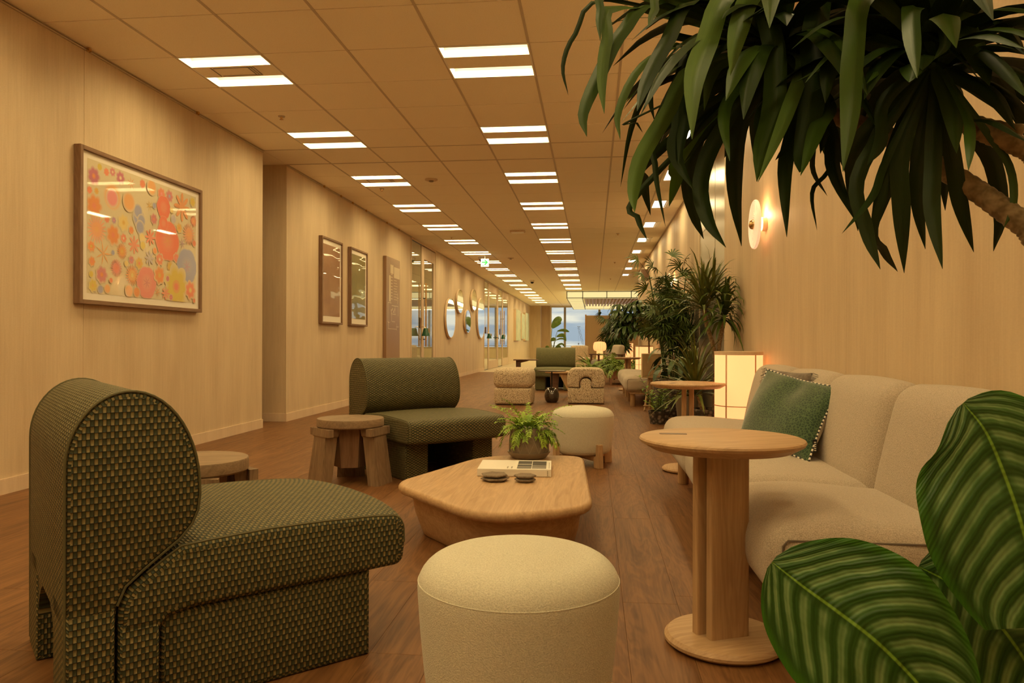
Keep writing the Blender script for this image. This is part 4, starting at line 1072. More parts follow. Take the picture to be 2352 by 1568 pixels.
# faceted pot
pv = []; pf = []; nz_, na = 7, 26
for j in range(nz_+1):
    z = .030+j*.135/nz_; R = .108-.000*j-.012*(j/nz_)+.004*math.sin(PI*j/nz_)
    for i in range(na):
        a = 2*PI*(i+.5*(j % 2))/na; rr_ = R*(1+.018*math.cos(PI*(i+(j//1)) % 2)); pv.append((rr_*math.cos(a), rr_*math.sin(a), z))
for j in range(nz_):
    for i in range(na):
        i2 = (i+1) % na
        if j % 2 == 0: pf += [(j*na+i, j*na+i2, (j+1)*na+i), (j*na+i2, (j+1)*na+i2, (j+1)*na+i)]
        else: pf += [(j*na+i, j*na+i2, (j+1)*na+i2), (j*na+i, (j+1)*na+i2, (j+1)*na+i)]
pot = MB().add(pv, pf); pot.lathe([(.0965, .165), (.093, .168), (.088, .165), (.086, .150), (0, .148)], na)
po = pot.build('pot', M['clay'], t, smooth=False)
gl = MB()
for i in range(13):
    for s in (-1, 1):
        P = []
        for j in range(9):
            z = .036+j*.125/8; R = .1095-.012*((z-.03)/.135)+.004*math.sin(PI*(z-.03)/.135); a = 2*PI*i/13+s*j*.062; P.append((R*math.cos(a), R*math.sin(a), z))
        gl.tube(P, .0011, 4)
gl.build('diamond_ridges', M['pot_line'], po)
MB().lathe([(0, .152), (.086, .151), (.0865, .147), (0, .146)], 24).build('soil', M['soil'], t)
fr_, stm = MB(), MB(); r = random.Random(11)
for i in range(86):
    az = r.random()*2*PI; el = .25+1.1*r.random(); a = r.random()*.06
    L_ = .08+.09*r.random()
    if i < 9: el = 1.0+.3*r.random(); L_ = .20+.06*r.random()
    frond(fr_, stm, (a*math.cos(az), a*math.sin(az), .150), az, el, L_, 9, .030, .0095, 1.2+r.random(), r, .2, .3)
for az, L_ in ((3.3, .17), (2.9, .19), (.2, .19), (-.4, .18), (5.4, .15), (.5, .16)):
    frond(fr_, stm, (.04*math.cos(az), .04*math.sin(az), .155), az, .75, L_, 10, .036, .0085, 3.0, r, .2, .3)
fr_.build('foliage', M['leaf_d'], t); stm.build('stems', M['leaf_c'], t)

# ------------------------------------------------------------------ white poufs
def pouf(label, x, y, rz, R=.218):
    t = thing('pouf', label, 'pouf', (x, y, 0), rz, 'round white poufs')
    prof = [(0, .085), (.17, .085), (.188, .092), (R*.905, .112), (R*.93, .15), (R*.97, .24), (R*.995, .315)]+[(R-.075+.075*math.cos(a_), .340+.064*math.sin(a_)) for a_ in [PI/2*k/9 for k in range(10)]]+[(R*.55, .4085), (R*.40, .414), (R*.2, .418), (0, .419)]
    bo = MB().lathe(prof, 64).build('cushion', M['boucle_w'], t, angle=3)
    MB().tube([(R*.994*math.cos(a), R*.994*math.sin(a), .352) for a in [2*PI*i/64 for i in range(65)]], .0014, 6, cap=False).build('seam', M['boucle_w'], bo)
    for a in (.6, 3.4): MB().tube([((R*(.925+.07*k/5))*math.cos(a)*1.0, (R*(.925+.07*k/5))*math.sin(a), .14+.20*k/5) for k in range(6)], .0016, 5).build('seam', M['cream'], bo)
    for i in range(4):
        a = i*PI/2; Mx = RZ(a)
        MB().extrude(fillet([(.175, 0, .004), (.240, 0, .004), (.232, .165, .008), (.205, .165, .008), (.198, .085, .01), (.172, .070, .01)], 3), -.020, .020, .003, M=Mx).build('leg', M['oak_v'], t, smooth=False)
    MB().box(-.20, .20, -.018, .018, .045, .082, b=.003).box(-.018, .018, -.20, -.019, .045, .082, b=.003).box(-.018, .018, .019, .20, .045, .082, b=.003).build('cross_brace', M['oakx'], t, smooth=False)
    return t
pouf('round cream boucle pouf in the front centre of the picture', -.163, 1.63, -.45, .222)
pouf('round cream boucle pouf with oak legs just behind the coffee table', -.075, 5.33, -1.0, .222)

# ------------------------------------------------------------------ round oak side tables
def side_table(label, x, y, rz, R=.228, bx=0, by=0):
    t = thing('side_table', label, 'table', (x, y, 0), rz, 'round oak side tables')
    MB().lathe([(0, .566), (R-.035, .566), (R-.004, .584), (R, .592), (R-.003, .597), (R-.010, .600), (0, .600)], 72).build('table_top', M['oakx'], t, angle=.5)
    sl = [(-.10+a_*math.cos(-.4)-b_*math.sin(-.4), .097+a_*math.sin(-.4)+b_*math.cos(-.4), .006) for a_, b_ in ((-.040, -.012), (.040, -.012), (.040, .012), (-.040, .012))]
    MB().prism(fillet(sl, 3), .5995, .6008).build('slot_shade_plate', M['darkwood'], t, smooth=False)  # thin dark plate stands for the shade inside a grip hole, none is cut
    MB().lathe([(0, 0.004), (.160, .004), (.170, .012), (.170, .020), (.160, .030), (.14, .0335), (0, .0345)], 64, c=(bx, by)).build('base', M['oakx'], t, angle=.5)
    MB().lathe([(0, 0), (.150, 0), (.150, .004), (0, .004)], 40, c=(bx, by)).build('foot_pad', M['black'], t)
    for s in (-1, 1):
        sh = -.008*s
        MB().prism(fillet([(-.062+sh, s*.024-.016, .008), (.062+sh, s*.024-.016, .008), (.062+sh, s*.024+.016, .008), (-.062+sh, s*.024+.016, .008)], 4), .0343, .566).build('column_board', M['oak_v'], t, angle=.4)
    return t
side_table('tall round oak side table by the near sofa with a grip slot in its top', .365, 2.185, .40, .232, .02, .012)
side_table('round oak side table beyond the sofa in front of the paper lantern', .635, 5.12, 1.45, .250, .01, 0)
side_table('small far round oak side table among the ferns', .62, 13.62, 1.2, .24)

# ------------------------------------------------------------------ sofas
def sofa(label, x, y):
    t = thing('sofa', label, 'sofa', (x, y, 0), 0, 'greige sofas')
    # local: x from front (0) to wall (.70), y from near end (0) to far end (2.85)
    Lg = 2.86
    MB().box(.075, .62, .05, Lg-.05, .165, .195, b=.006).build('platform', M['oak'], t, smooth=False)
    for i, yy in enumerate((.12, .98, 1.86, Lg-.12)):
        for xx in (.115, .56): MB().lathe([(0, 0), (.032, 0), (.034, .004), (.034, .165), (0, .165)], 20, c=(xx, yy)).build('leg', M['oak_v'], t, angle=.5)
    def fn(v):
        # front of the seat swells, the back stays low
        return (v.x, v.y, v.z + .02*math.exp(-((v.x+.12)/.2)**2)*(1 if v.z > 0 else 0))
    for (a, b) in ((.0, .665), (.667, 1.76), (1.762, Lg)):
        so = MB().rbox((.60, b-a, .195), .075, 8, puff=(.01, .004, .012), centre=(.30, (a+b)/2, .295), fn=fn).build('seat_cushion', M['linen'], t, angle=3)
        if a == 0:
            q = []
            for k in range(25):
                a_ = 2*PI*k/24; cx_, cz_ = math.cos(a_), math.sin(a_)
                px = .30+math.copysign(min(abs(cx_)*1.35, 1)*.262, cx_); pz = .298+math.copysign(min(abs(cz_)*1.6, 1)*.072, cz_); q.append((px, .0085, pz))
            MB().tube(q, .0028, 6, cap=False).build('piping', M['linen_dk'], so)
    def cyl(y0, y1):
        # back cushion: fat rounded slab leaning against the wall
        Mx = T(.515, (y0+y1)/2, .345) @ RY(math.radians(13))
        return MB().rbox((.165, y1-y0, .44), .078, 8, M=Mx, puff=(.022, .004, .012), centre=(.03, 0, .185)).build('back_cushion', M['linen'], t, angle=3)
    ed = [-.03, .665, 1.365, 2.07, Lg-.08]
    for a, b in zip(ed[:-1], ed[1:]): cyl(a+.001, b-.001)
    MB().box(.625, .66, .02, Lg-.02, .165, .62, b=.006, M=None).build('back_board', M['oak'], t, smooth=False)
    return t
sofa('long greige linen sofa along the right wall beside the oak side table', .44, 1.93)
sofa('second greige sofa with exposed oak frame farther along the right wall', .42, 10.15)
# cushions
def corner_pillow(name, label, cs, thick, mf, mb_, pipe=True, fringe=False, lbl=False, dent=0):
    TL, TR, BR, BL = [Vector(c) for c in cs]; c0 = (TL+TR+BR+BL)/4
    t = thing(name, label, 'cushion', c0)
    nrm = (TR-TL).cross(BL-TL).normalized()
    if nrm.y > 0 and abs(nrm.y) > .2: nrm = -nrm
    n = 22
    def P(u, v, s):
        a = TL.lerp(TR, u); b = BL.lerp(BR, u); p = a.lerp(b, v)-c0
        w = (math.sin(PI*u)*math.sin(PI*v)); e = w**.55 if w > 0 else 0
        inn = .035*(1-abs(2*u-1)**2)*(2*v-1)*-0+0
        # edges pull in a little between the corners
        p += ((TL+TR+BR+BL)/4-c0-p)*(.07*(math.sin(PI*u) if v in (0, 1) else 0)+.07*(math.sin(PI*v) if u in (0, 1) else 0))
        wr = dent*math.exp(-((u-.55)/.13)**2-((v-.12)/.25)**2)*e + .006*math.sin(9*u+5*v)*e
        return p+nrm*s*(thick/2*e-(wr if s > 0 else 0))
    for s, m, nm in ((1, mf, 'front'), (-1, mb_, 'back')):
        vs = [P(i/n, j/n, s) for j in range(n+1) for i in range(n+1)]; fs = []
        for j in range(n):
            for i in range(n):
                q = (j*(n+1)+i, j*(n+1)+i+1, (j+1)*(n+1)+i+1, (j+1)*(n+1)+i); fs.append(q)
        MB().add(vs, fs).build(nm, m, t, angle=3)
    if pipe:
        ring = [P(i/40, 0, 1) for i in range(41)]+[P(1, i/40, 1) for i in range(1, 41)]+[P(1-i/40, 1, 1) for i in range(1, 41)]+[P(0, 1-i/40, 1) for i in range(1, 41)]
        pa, pb = MB(), MB()
        for i in range(len(ring)-1):
            (pa if i % 2 else pb).tube([ring[i], ring[i+1]], .0042, 5)
        pa.build('piping_dark', M['black'], t); pb.build('piping_light', M['mat'], t)
    if fringe:
        fm = MB(); rr = random.Random(2)
        for ed in ((0, None), (1, None)):
            for i in range(60):
                v = i/59; p = P(ed[0], v, 1); d = (p-P(.5, v, 1)*1); d.normalize(); q = p+d*.035+Vector((0, 0, -.006))+Vector((rr.random()-.5, rr.random()-.5, rr.random()-.5))*.01
                fm.tube([p, q], .0014, 3)
        stuff(fm.build('fringe', M['fringe'], t))
    if lbl:
        p = P(1, .80, 1); Mx = T(*p)
        MB().box(-.004, .012, -.002, .002, -.028, .022, M=Mx).build('label', M['black'], t, smooth=False)
        l2 = MB()
        for k in range(5): l2.box(.000, .008, -.0032, -.0022, -.022+k*.008, -.018+k*.008, M=Mx)
        l2.build('label_text', M['mat'], t, smooth=False)
    return t
corner_pillow('fringed_cushion', 'small grey-brown velvet cushion with fringed sides behind the green cushion', ((.865, 3.86, .745), (.985, 3.47, .735), (.90, 3.44, .48), (.79, 3.82, .49)), .10, M['greyvel'], M['greyvel'], False, True, dent=.03)
corner_pillow('green_cushion', 'large dark green patterned cushion with black and white edge leaning on the near sofa', ((.818, 3.62, .745), (1.005, 3.16, .688), (.835, 3.00, .405), (.66, 3.50, .44)), .15, M['velvet'], M['cream'], True, False, True, dent=.05)
corner_pillow('green_cushion', 'green cushion standing on the far sofa beside the rattan lamp', ((.93, 11.9, .72), (1.03, 11.45, .69), (.90, 11.35, .41), (.74, 11.8, .42)), .13, M['velvet'], M['linen'], False)

# ------------------------------------------------------------------ paper lanterns
def lantern(label, x, y, R=.168, H=.80, energy=7, m='lantern'):
    t = thing('floor_lantern', label, 'lamp', (x, y, 0), 0, 'paper floor lanterns')
    MB().lathe([(R, .04), (R, H+.01)], 64).build('paper_shade', M[m], t) if False else None
    vs, fs = [], []; n = 64
    for z in (.04, H): vs += [(R*math.cos(2*PI*i/n), R*math.sin(2*PI*i/n), z) for i in range(n)]
    for i in range(n): i2 = (i+1) % n; fs.append((i, i2, n+i2, n+i))
    MB().add(vs, fs).build('paper_shade', M[m], t)
    f = MB()
    for z in (.04, H): f.lathe([(R-.004, z-.012), (R+.003, z-.012), (R+.003, z+.012), (R-.004, z+.012)], 48)
    f.build('rim', M['base'], t)
    g = MB(); g.tube([((R+.001)*math.cos(2*PI*i/48), (R+.001)*math.sin(2*PI*i/48), .445) for i in range(49)], .0035, 5, cap=False)
    g.build('hoop', M['rib'], t)
    for i in range(5):
        a = -2.35+i*2*PI/5+.08; MB().box(R-.002, R+.0035, -.0045, .0045, .04, H, M=RZ(a)).build('rib', M['rib'], t, smooth=False)
    MB().lathe([(0, 0), (.13, 0), (.13, .02), (0, .025)], 32).build('foot', M['base'], t)
    ld = bpy.data.lights.new('lantern_lamp', 'POINT'); ld.energy = energy; ld.color = (1, .56, .24); ld.shadow_soft_size = .10
    lo = bpy.data.objects.new('lantern_lamp', ld); C.objects.link(lo); lo.parent = t; lo.location = (0, 0, H+.02+.12) if False else (0, 0, .55)
M['rib'] = mat('lantern_rib', (.66, .46, .30), .6)
lantern('large glowing paper lantern with thin wooden ribs at the far end of the near sofa', .985, 5.20, .158)
lantern('glowing paper lantern behind the plants past the second sofa', .98, 14.6)
lantern('small distant glowing paper lantern behind the fern planter', 1.10, 24.0, .16, .86)
def mushroom(x, y):
    t = thing('mushroom_lamp', 'round-topped ribbed paper floor lamp glowing in front of the tan partition', 'lamp', (x, y, 0))
    S = y/16.0
    prof = [(.055, .66), (.12, .665), (.150, .69), (.160, .73), (.162, .78), (.152, .84), (.125, .878), (.05, .892), (0, .893)]
    MB().lathe(prof, 48).build('shade', M['lantern_y'], t)
    MB().lathe([(.078, .02), (.078, .66)], 32).build('column', M['lantern_y'], t) if False else None
    vs, fs = [], []; n = 32
    for z in (.03, .665): vs += [(.078*math.cos(2*PI*i/n), .078*math.sin(2*PI*i/n), z) for i in range(n)]
    for i in range(n): i2 = (i+1) % n; fs.append((i, i2, n+i2, n+i))
    MB().add(vs, fs).build('column', M['lantern_y'], t)
    rb = MB()
    for i in range(16):
        a = 2*PI*i/16+.1; rb.tube([((r_+.001)*math.cos(a), (r_+.001)*math.sin(a), z_) for r_, z_ in prof[1:-1]], .0022, 4)
    rb.build('shade_ribs', M['rib'], t)
    rb = MB()
    for i in range(8): a = 2*PI*i/8; rb.tube([(.079*math.cos(a), .079*math.sin(a), .03), (.079*math.cos(a), .079*math.sin(a), .66)], .0016, 4)
    rb.build('column_ribs', M['rib'], t)
    MB().lathe([(0, 0), (.11, 0), (.11, .02), (0, .03)], 32).build('foot', M['base'], t)
mushroom(.152, 18.3)

# ------------------------------------------------------------------ middle distance furniture
def boucle_chair(label, x, y, rz, arch):
    t = thing('boucle_chair', label, 'chair', (x, y, 0), rz, 'speckled boucle chairs')
    W, D, h1, H = .53, .52, .225, .505
    if not arch:
        MB().rbox((W-.02, D-.02, h1), .03, 6, centre=(0, 0, h1/2+.01), puff=(.008, .008, 0)).build('base_block', M['boucle'], t, angle=3)
        MB().rbox((W, D, H-h1-.01), .075, 6, centre=(0, 0, (H+h1)/2+.005), puff=(.012, .012, .012)).build('seat_block', M['boucle'], t, angle=3)
    else:
        w = W/2; zA = .30; ra = .085
        low = [(-w+.01, .01), (w-.01, .01), (w-.01, h1)]+[(ra*.92, h1)]+[(ra*.90*math.cos(a), zA+ra*.75*math.sin(a)) for a in [PI*k/10 for k in range(11)]]+[(-ra*.92, h1), (-w+.01, h1)]
        MB().extrude(low, -D/2+.004, D/2-.01, .022, 4).build('base_block', M['boucle'], t, angle=1.2)
        up = fillet([(w, h1+.008, .045), (w, H, .13), (-w, H, .13), (-w, h1+.008, .045)], 8)
        up += [(-(ra+.006), h1+.008)]+[(-(ra+.006)*math.cos(a), zA+(ra+.004)*math.sin(a)) for a in [PI*k/12 for k in range(13)]]+[(ra+.006, h1+.008)]
        MB().extrude(up, -D/2, D/2, .026, 5).build('seat_block', M['boucle'], t, angle=1.2)
    MB().box(-W/2+.04, W/2-.04, -D/2+.04, D/2-.04, 0, .014).build('foot_plate', M['black'], t, smooth=False)
boucle_chair('left speckled beige boucle block chair with one horizontal crease', -1.105, 10.42, -.04, False)
boucle_chair('right speckled beige boucle block chair with a keyhole arch in its back', -.105, 10.75, 0, True)
# black pedestal table
t = thing('pedestal_table', 'round black pedestal table on a dark glass globe between the boucle chairs', 'table', (-.60, 10.75, 0))
MB().lathe([(0, .448), (.20, .448), (.212, .455), (.212, .462), (0, .464)], 48).build('table_top', M['blacktop'] if 'blacktop' in M else M.setdefault('blacktop', mat('satin_dark_top', (.10, .09, .075), .25)), t, angle=.5)
MB().tube([(0, 0, .21), (0, 0, .45)], .010, 10).build('stem', M['black'], t)
MB().lathe([(0, 0), (.07, 0), (.095, .03), (.108, .08), (.108, .12), (.09, .18), (.05, .212), (0, .218)], 40).build('glass_globe', M['smoke'] if 'smoke' in M else M.setdefault('smoke', mat('smoked_glass', (.05, .035, .025), .04, spec=.9, coat=1)), t)
# low angular wooden table
t = thing('angular_table', 'low wooden table with angular top and splayed slab legs behind the pedestal table', 'table', (-.45, 11.9, 0))
MB().prism(fillet([(-.33, -.05, .03), (-.10, -.22, .04), (.40, -.22, .05), (.46, .20, .06), (-.12, .24, .05)]), .375, .41, .012).build('table_top', M['oakx'], t, angle=.5)
MB().extrude([(-.22, 0), (-.12, 0), (-.10, .375), (-.24, .375)], -.10, .10, .004).build('leg', M['darkwood'], t, smooth=False)
MB().extrude([(.10, 0), (.16, 0), (.04, .375), (-.09, .375)], -.18, .14, .004).build('leg', M['oak_v'], t, smooth=False)
MB().extrude([(.34, 0), (.42, 0), (.42, .375), (.30, .375)], -.14, .14, .004).build('leg', M['oak_v'], t, smooth=False)
# dark cantilever side table left of the far green chair
t = thing('cantilever_table', 'dark brown side table with a single slab leg left of the far green chair', 'table', (-1.20, 13.2, 0))
MB().prism(fillet([(-.22, -.14, .05), (.22, -.10, .10), (.22, .10, .10), (-.22, .14, .05)]), .545, .562, .005).build('table_top', M['darkwood'], t, angle=.5)
MB().extrude([(-.17, 0), (-.10, 0), (-.10, .50), (.04, .535), (.04, .545), (-.17, .545)], -.10, .10, .003).build('leg', M['darkwood'], t, smooth=False)
MB().box(-.17, .12, -.10, .10, 0, .02).build('foot', M['darkwood'], t, smooth=False)
# rattan box lamp on legs
t = thing('rattan_lamp', 'tall box lamp with woven rattan sides on slim wooden legs by the basket planter', 'lamp', (.735, 9.75, 0))
bx_ = MB()
MB().box(-.11, .125, -.11, .11, .415, .43, b=.003).build('tray', M['rattan'], t, smooth=False); MB().box(-.11, .125, -.11, .11, .715, .728, b=.003).build('top_board', M['rattan'], t, smooth=False)
for (a, b, c, d) in ((-.11, -.103, -.11, .11), (.118, .125, -.11, .11), (-.103, .118, -.11, -.103), (-.103, .118, .103, .11)): MB().box(a, b, c, d, .43, .715).build('woven_panel', M['rattan'], t, smooth=False)
cn = MB()
for k in range(12): cn.tube([(-.10+k*.019, -.1112, .432), (-.10+k*.019, -.1112, .713)], .0016, 4)
for k in range(14): cn.tube([(-.108, -.1118, .44+k*.02), (.122, -.1118, .44+k*.02)], .0014, 4)
cn.build('cane_weave', M['oak_v'], t)
for (x0, y0, x1, y1) in ((-.02, -.05, -.085, -.17), (.06, -.05, .045, -.22), (.02, .06, .0, .14)): MB().tube([(x0, y0, .416), (x1, y1, .004)], [.017, .013], 10).build('leg', M['oak_v'], t)
MB().tube([(-.10, -.165, .065), (.06, -.205, .075)], .010, 8).build('stretcher', M['oak_v'], t)
# basket planter with palms
def lathe_basket(t, R, H):
    MB().lathe([(0, 0), (R*.92, 0), (R, .03), (R*1.02, H*.5), (R, H-.02), (R*.97, H), (R*.90, H), (R*.9, H-.08), (0, H-.08)], 56).build('basket', M['basket'], t, angle=.6)
    MB().lathe([(0, H-.085), (R*.9, H-.085), (R*.9, H-.075), (0, H-.06)], 32).build('soil', M['soil'], t)
t = thing('basket_palm', 'tall bamboo palm with fan leaves in a large dark woven basket by the right wall', 'plant', (.96, 9.02, 0))
lathe_basket(t, .235, .445)
fo, stm = MB(), MB(); r = random.Random(21)
def fan(mb, p, d, n, L, w, r, spread=1.2, droop=.5):
    d = d.normalized(); sd = d.cross(Vector((0, 0, 1))); sd = sd.normalized() if sd.length > .05 else Vector((1, 0, 0)); up = sd.cross(d); ro = (r.random()-.5)*2.2; sd, up = sd*math.cos(ro)+up*math.sin(ro), up*math.cos(ro)-sd*math.sin(ro)
    for i in range(n):
        a = (i/(n-1)-.5)*2*spread; dd = (d*math.cos(a)+sd*math.sin(a)+up*.12*(r.random()-.3)).normalized(); l = L*(1-.25*abs(a)/spread)*(.85+.3*r.random())
        q = [p, p+dd*l*.35+Vector((0, 0, .01*l)), p+dd*l*.72+Vector((0, 0, -droop*l*.22)), p+dd*l+Vector((0, 0, -droop*l*.55))]
        leaf_strip(mb, q, w, dd.cross(up), cols=3, fold=.12, prof=lambda t: (.25, 1, .85, .05)[int(round(t*3))])
for i in range(24):
    a = r.random()*2*PI; rr = .13*math.sqrt(r.random()); top = .95+.80*r.random(); lean = Vector((math.cos(a)*.12-.02, math.sin(a)*.12, 0))
    P = [Vector((rr*math.cos(a), rr*math.sin(a), .37)), Vector((rr*math.cos(a)*1.3, rr*math.sin(a)*1.3, .37+(top-.37)*.5))+lean*.3, Vector((rr*math.cos(a)*1.5, rr*math.sin(a)*1.5, top))+lean]
    P = spline(P, 8); stm.tube(P, .007, 6)
    for k in range(11):
        h = .35+.65*k/10; x = h*8; j = min(int(x), 7); b = P[j].lerp(P[j+1], x-j); az = r.random()*2*PI; el = .35+.6*r.random()+.4*(k == 10)
        d = Vector((math.cos(az)*math.cos(el), math.sin(az)*math.cos(el), math.sin(el))); l = .12+.14*r.random()
        if b.x+d.x*(l+.2) > .27: d.x = -abs(d.x)*.5
        if (b.z < .86 and b.x+d.x*(l+.2) < -.14) or b.z < .50: continue
        e = b+d*l; stm.tube([b, b+d*l*.5+Vector((0, 0, .01)), e], .0025, 4, cap=False); d2 = d.copy(); d2.z -= .45
        fan(fo, e, d2, 9, .17+.06*r.random(), .0165, r, 1.3, .55)
fo.clampx(.24); stm.clampx(.24); fo.build('foliage', M['leaf_e'], t); stm.build('canes', M['leaf_b'], t)
# dark broad leaves at its foot
t = thing('peace_lily', 'dark broad-leaved plant filling the foot of the bamboo palm', 'plant', (1.04, 8.48, 0))
MB().lathe([(0, 0), (.10, 0), (.13, .28), (.12, .28), (.11, .25), (0, .25)], 28).build('pot', M['clay'], t)
fo, stm = MB(), MB()
for i in range(34):
    az = r.random()*2*PI; el = .5+.9*r.random(); d = Vector((math.cos(az)*math.cos(el), math.sin(az)*math.cos(el), math.sin(el))); l = .18+.32*r.random(); b = Vector((.03*math.cos(az), .03*math.sin(az), .25)); e = b+d*l+Vector((0, 0, .12))
    if e.x > .04: e.x = -.1*r.random()
    stm.tube([b, (b+e)/2+Vector((0, 0, .03)), e], .003, 4, cap=False); o_ = Vector((math.cos(az), math.sin(az), 0))
    q = spline([e, e+o_*.08+Vector((0, 0, .02)), e+o_*.16+Vector((0, 0, -.05)), e+o_*.20+Vector((0, 0, -.14))], 6)
    leaf_strip(fo, q, .075, o_.cross(Vector((0, 0, 1))), cols=5, fold=.1)
fo.clampx(.16); stm.clampx(.16)
fo.build('foliage', M['leaf_b'], t); stm.build('stems', M['leaf_b'], t)
# leafy shrub in front of the basket
t = thing('leafy_shrub', 'small fresh green shrub with pointed leaves under the far side table', 'plant', (.70, 8.08, 0))
MB().lathe([(0, 0), (.09, 0), (.115, .14), (.105, .14), (.10, .12), (0, .12)], 28).build('pot', M['basket'], t)
fo, stm = MB(), MB()
for i in range(16):
    az = r.random()*2*PI; d = Vector((math.cos(az)*.5, math.sin(az)*.5, .8+.3*r.random())); L_ = .16+.2*r.random(); b = Vector((.05*math.cos(az), .05*math.sin(az), .12))
    P = spline([b, b+d*L_*.5, b+d*L_+Vector((math.cos(az)*.06, math.sin(az)*.06, -.02))], 6); stm.tube(P, .0025, 4, cap=False)
    for k in range(1, 7):
        p = P[k]
        for s in range(2):
            a2 = az+(1.2 if s else -1.2)+(r.random()-.5); dd = Vector((math.cos(a2), math.sin(a2), .5)).normalized(); l = .065+.02*r.random()
            leaf_strip(fo, [p, p+dd*l*.4, p+dd*l*.8+Vector((0, 0, -.004)), p+dd*l+Vector((0, 0, -.015))], .026, dd.cross(Vector((0, 0, 1))), cols=3, fold=.12, prof=lambda t: (.2, 1, .6, .05)[int(round(t*3))])
fo.build('foliage', M['leaf_c'], t); stm.build('stems', M['leaf_b'], t)
# dracaena group beside the lantern
def rosette(mb, c, axis, n, L, w, r, droop=.6, lo=.15, hi=1.5, xmax=9):
    ax = Vector(axis).normalized(); s1 = ax.orthogonal().normalized(); s2 = ax.cross(s1)
    for i in range(n):
        f = i/n; az = i*2.39996+r.random()*.4; el = hi-(hi-lo)*f+.2*(r.random()-.5)
        d = (s1*math.cos(az)+s2*math.sin(az))*math.cos(el)+ax*math.sin(el); l = L*(.75+.4*r.random()); P = [Vector(c)+ax*(.08*(1-f)-.06)]
        for k in range(6):
            P.append(P[-1]+d.normalized()*l/6); d = d+Vector((0, 0, -droop/6*(1+k*.35)*(.5+.8*r.random())))
        if max(q.x for q in P) > xmax:
            dd = max(q.x for q in P)-xmax
            P = [Vector((q.x-dd*(k/6), q.y, q.z)) for k, q in enumerate(P)]
        leaf_strip(mb, P, w, d.cross(ax)+s1*.05, cols=3, fold=.15, prof=lambda t: (.55, .9, 1, .95, .8, .5, .04)[int(round(t*6))])
t = thing('dracaena', 'twin-trunked dracaena with spiky heads behind the big paper lantern', 'plant', (1.0, 6.45, 0))
MB().lathe([(0, 0), (.12, 0), (.16, .30), (.15, .31), (.14, .27), (0, .27)], 32).build('pot', M['basket'], t)
MB().lathe([(0, .275), (.14, .27), (.14, .262), (0, .262)], 24).build('moss', M['moss'], t)
def ringtrunk(P, r0, r1, n=26, step=1):
    q = spline(P, n); rad = []
    for i in range(n+1): rr = r0+(r1-r0)*i/n; rad.append(rr*(1.08 if i % 2 else .94))
    return MB().tube(q, rad, 12)
ringtrunk([(.02, 0, .25), (.03, 0, .6), (.015, 0, .82), (-.045, 0, 1.03), (-.065, 0, 1.16)], .020, .017).build('trunk', M['bark'], t, angle=2)
ringtrunk([(-.062, 0, 1.14), (-.035, -.02, 1.20), (-.005, -.03, 1.26)], .012, .010, 10).build('trunk', M['bark'], t, angle=2)
ringtrunk([(.05, .02, .25), (.055, .02, .6), (.06, 0, .84), (.085, 0, .98), (.10, 0, 1.06)], .020, .017).build('trunk', M['bark'], t, angle=2)
ringtrunk([(-.05, -.02, .25), (-.09, -.05, .34), (-.12, -.06, .42)], .022, .018, 8).build('trunk', M['bark'], t, angle=2)
r = random.Random(4)
f1 = MB(); rosette(f1, (-.075, 0, 1.20), (-.1, 0, 1), 58, .46, .026, r, .62, .0, 1.5, .2); f1.clampx(.205); f1.build('leaf_head', M['leaf_a'], t)
f1 = MB(); rosette(f1, (.0, -.03, 1.28), (.1, 0, 1), 34, .38, .025, r, .6, .1, 1.5, .2); f1.clampx(.205); f1.build('leaf_head', M['leaf_a'], t)
f1 = MB(); rosette(f1, (.11, -.02, 1.12), (.15, -.1, 1), 66, .40, .028, r, 1.15, -.35, 1.5, .215); f1.clampx(.205); f1.build('leaf_head', M['leaf_e'], t)
f1 = MB(); rosette(f1, (-.15, -.08, .48), (-.1, 0, 1), 70, .52, .026, r, .75, .05, 1.5, .2); f1.clampx(.205); f1.build('leaf_head', M['leaf_a'], t)
# schefflera with drooping dark leaves
def palmate(label, name, x, y, z0, z1, nb, spread, size, m, seed, pot=True, xmax=9):
    t = thing(name, label, 'plant', (x, y, 0)); r = random.Random(seed); fo, stm = MB(), MB()
    if pot: MB().lathe([(0, 0), (.10, 0), (.125, .34), (.115, .34), (.11, .30), (0, .30)], 32).build('pot', M['basket'], t)
    P = spline([(0, 0, .28), (.02, 0, (z0+.28)/2), (0, 0, z0+(z1-z0)*.6)], 8); stm.tube(P, .014, 8)
    for i in range(nb):
        az = i*2.4+r.random(); h = z0+(z1-z0)*r.random(); rr = spread*(.35+.65*r.random()); e = Vector((rr*math.cos(az), rr*math.sin(az), h))
        if x+e.x > xmax: e.x = xmax-x-.05*r.random()
        b = Vector((0, 0, h-.12)) if h-.12 < P[-1].z else P[-1]; stm.tube([b, (b+e)/2+Vector((0, 0, .05)), e], .004, 4, cap=False)
        nl = 7
        for k in range(nl):
            a2 = az+(k/(nl-1)-.5)*4.4; dd = Vector((math.cos(a2), math.sin(a2), -.15)); l = size*(.8+.3*r.random())
            q = [e, e+dd*l*.3+Vector((0, 0, .0)), e+dd*l*.65+Vector((0, 0, -.14*l)), e+dd*l*.88+Vector((0, 0, -.42*l)), e+dd*l*.95+Vector((0, 0, -.62*l))]
            leaf_strip(fo, q, size*.34, dd.cross(Vector((0, 0, 1))), cols=3, fold=.10, prof=lambda t: (.12, .7, 1, .75, .05)[int(round(t*4))])
    fo.clampx(xmax-x); stm.clampx(xmax-x); fo.build('foliage', M[m], t); stm.build('stems', M['bark_dk'], t); return t
palmate('umbrella plant with large drooping dark leaves left of the bamboo palm', 'umbrella_plant', .99, 13.74, 1.06, 1.64, 74, .60, .21, 'leaf_b', 8, True, 1.19)
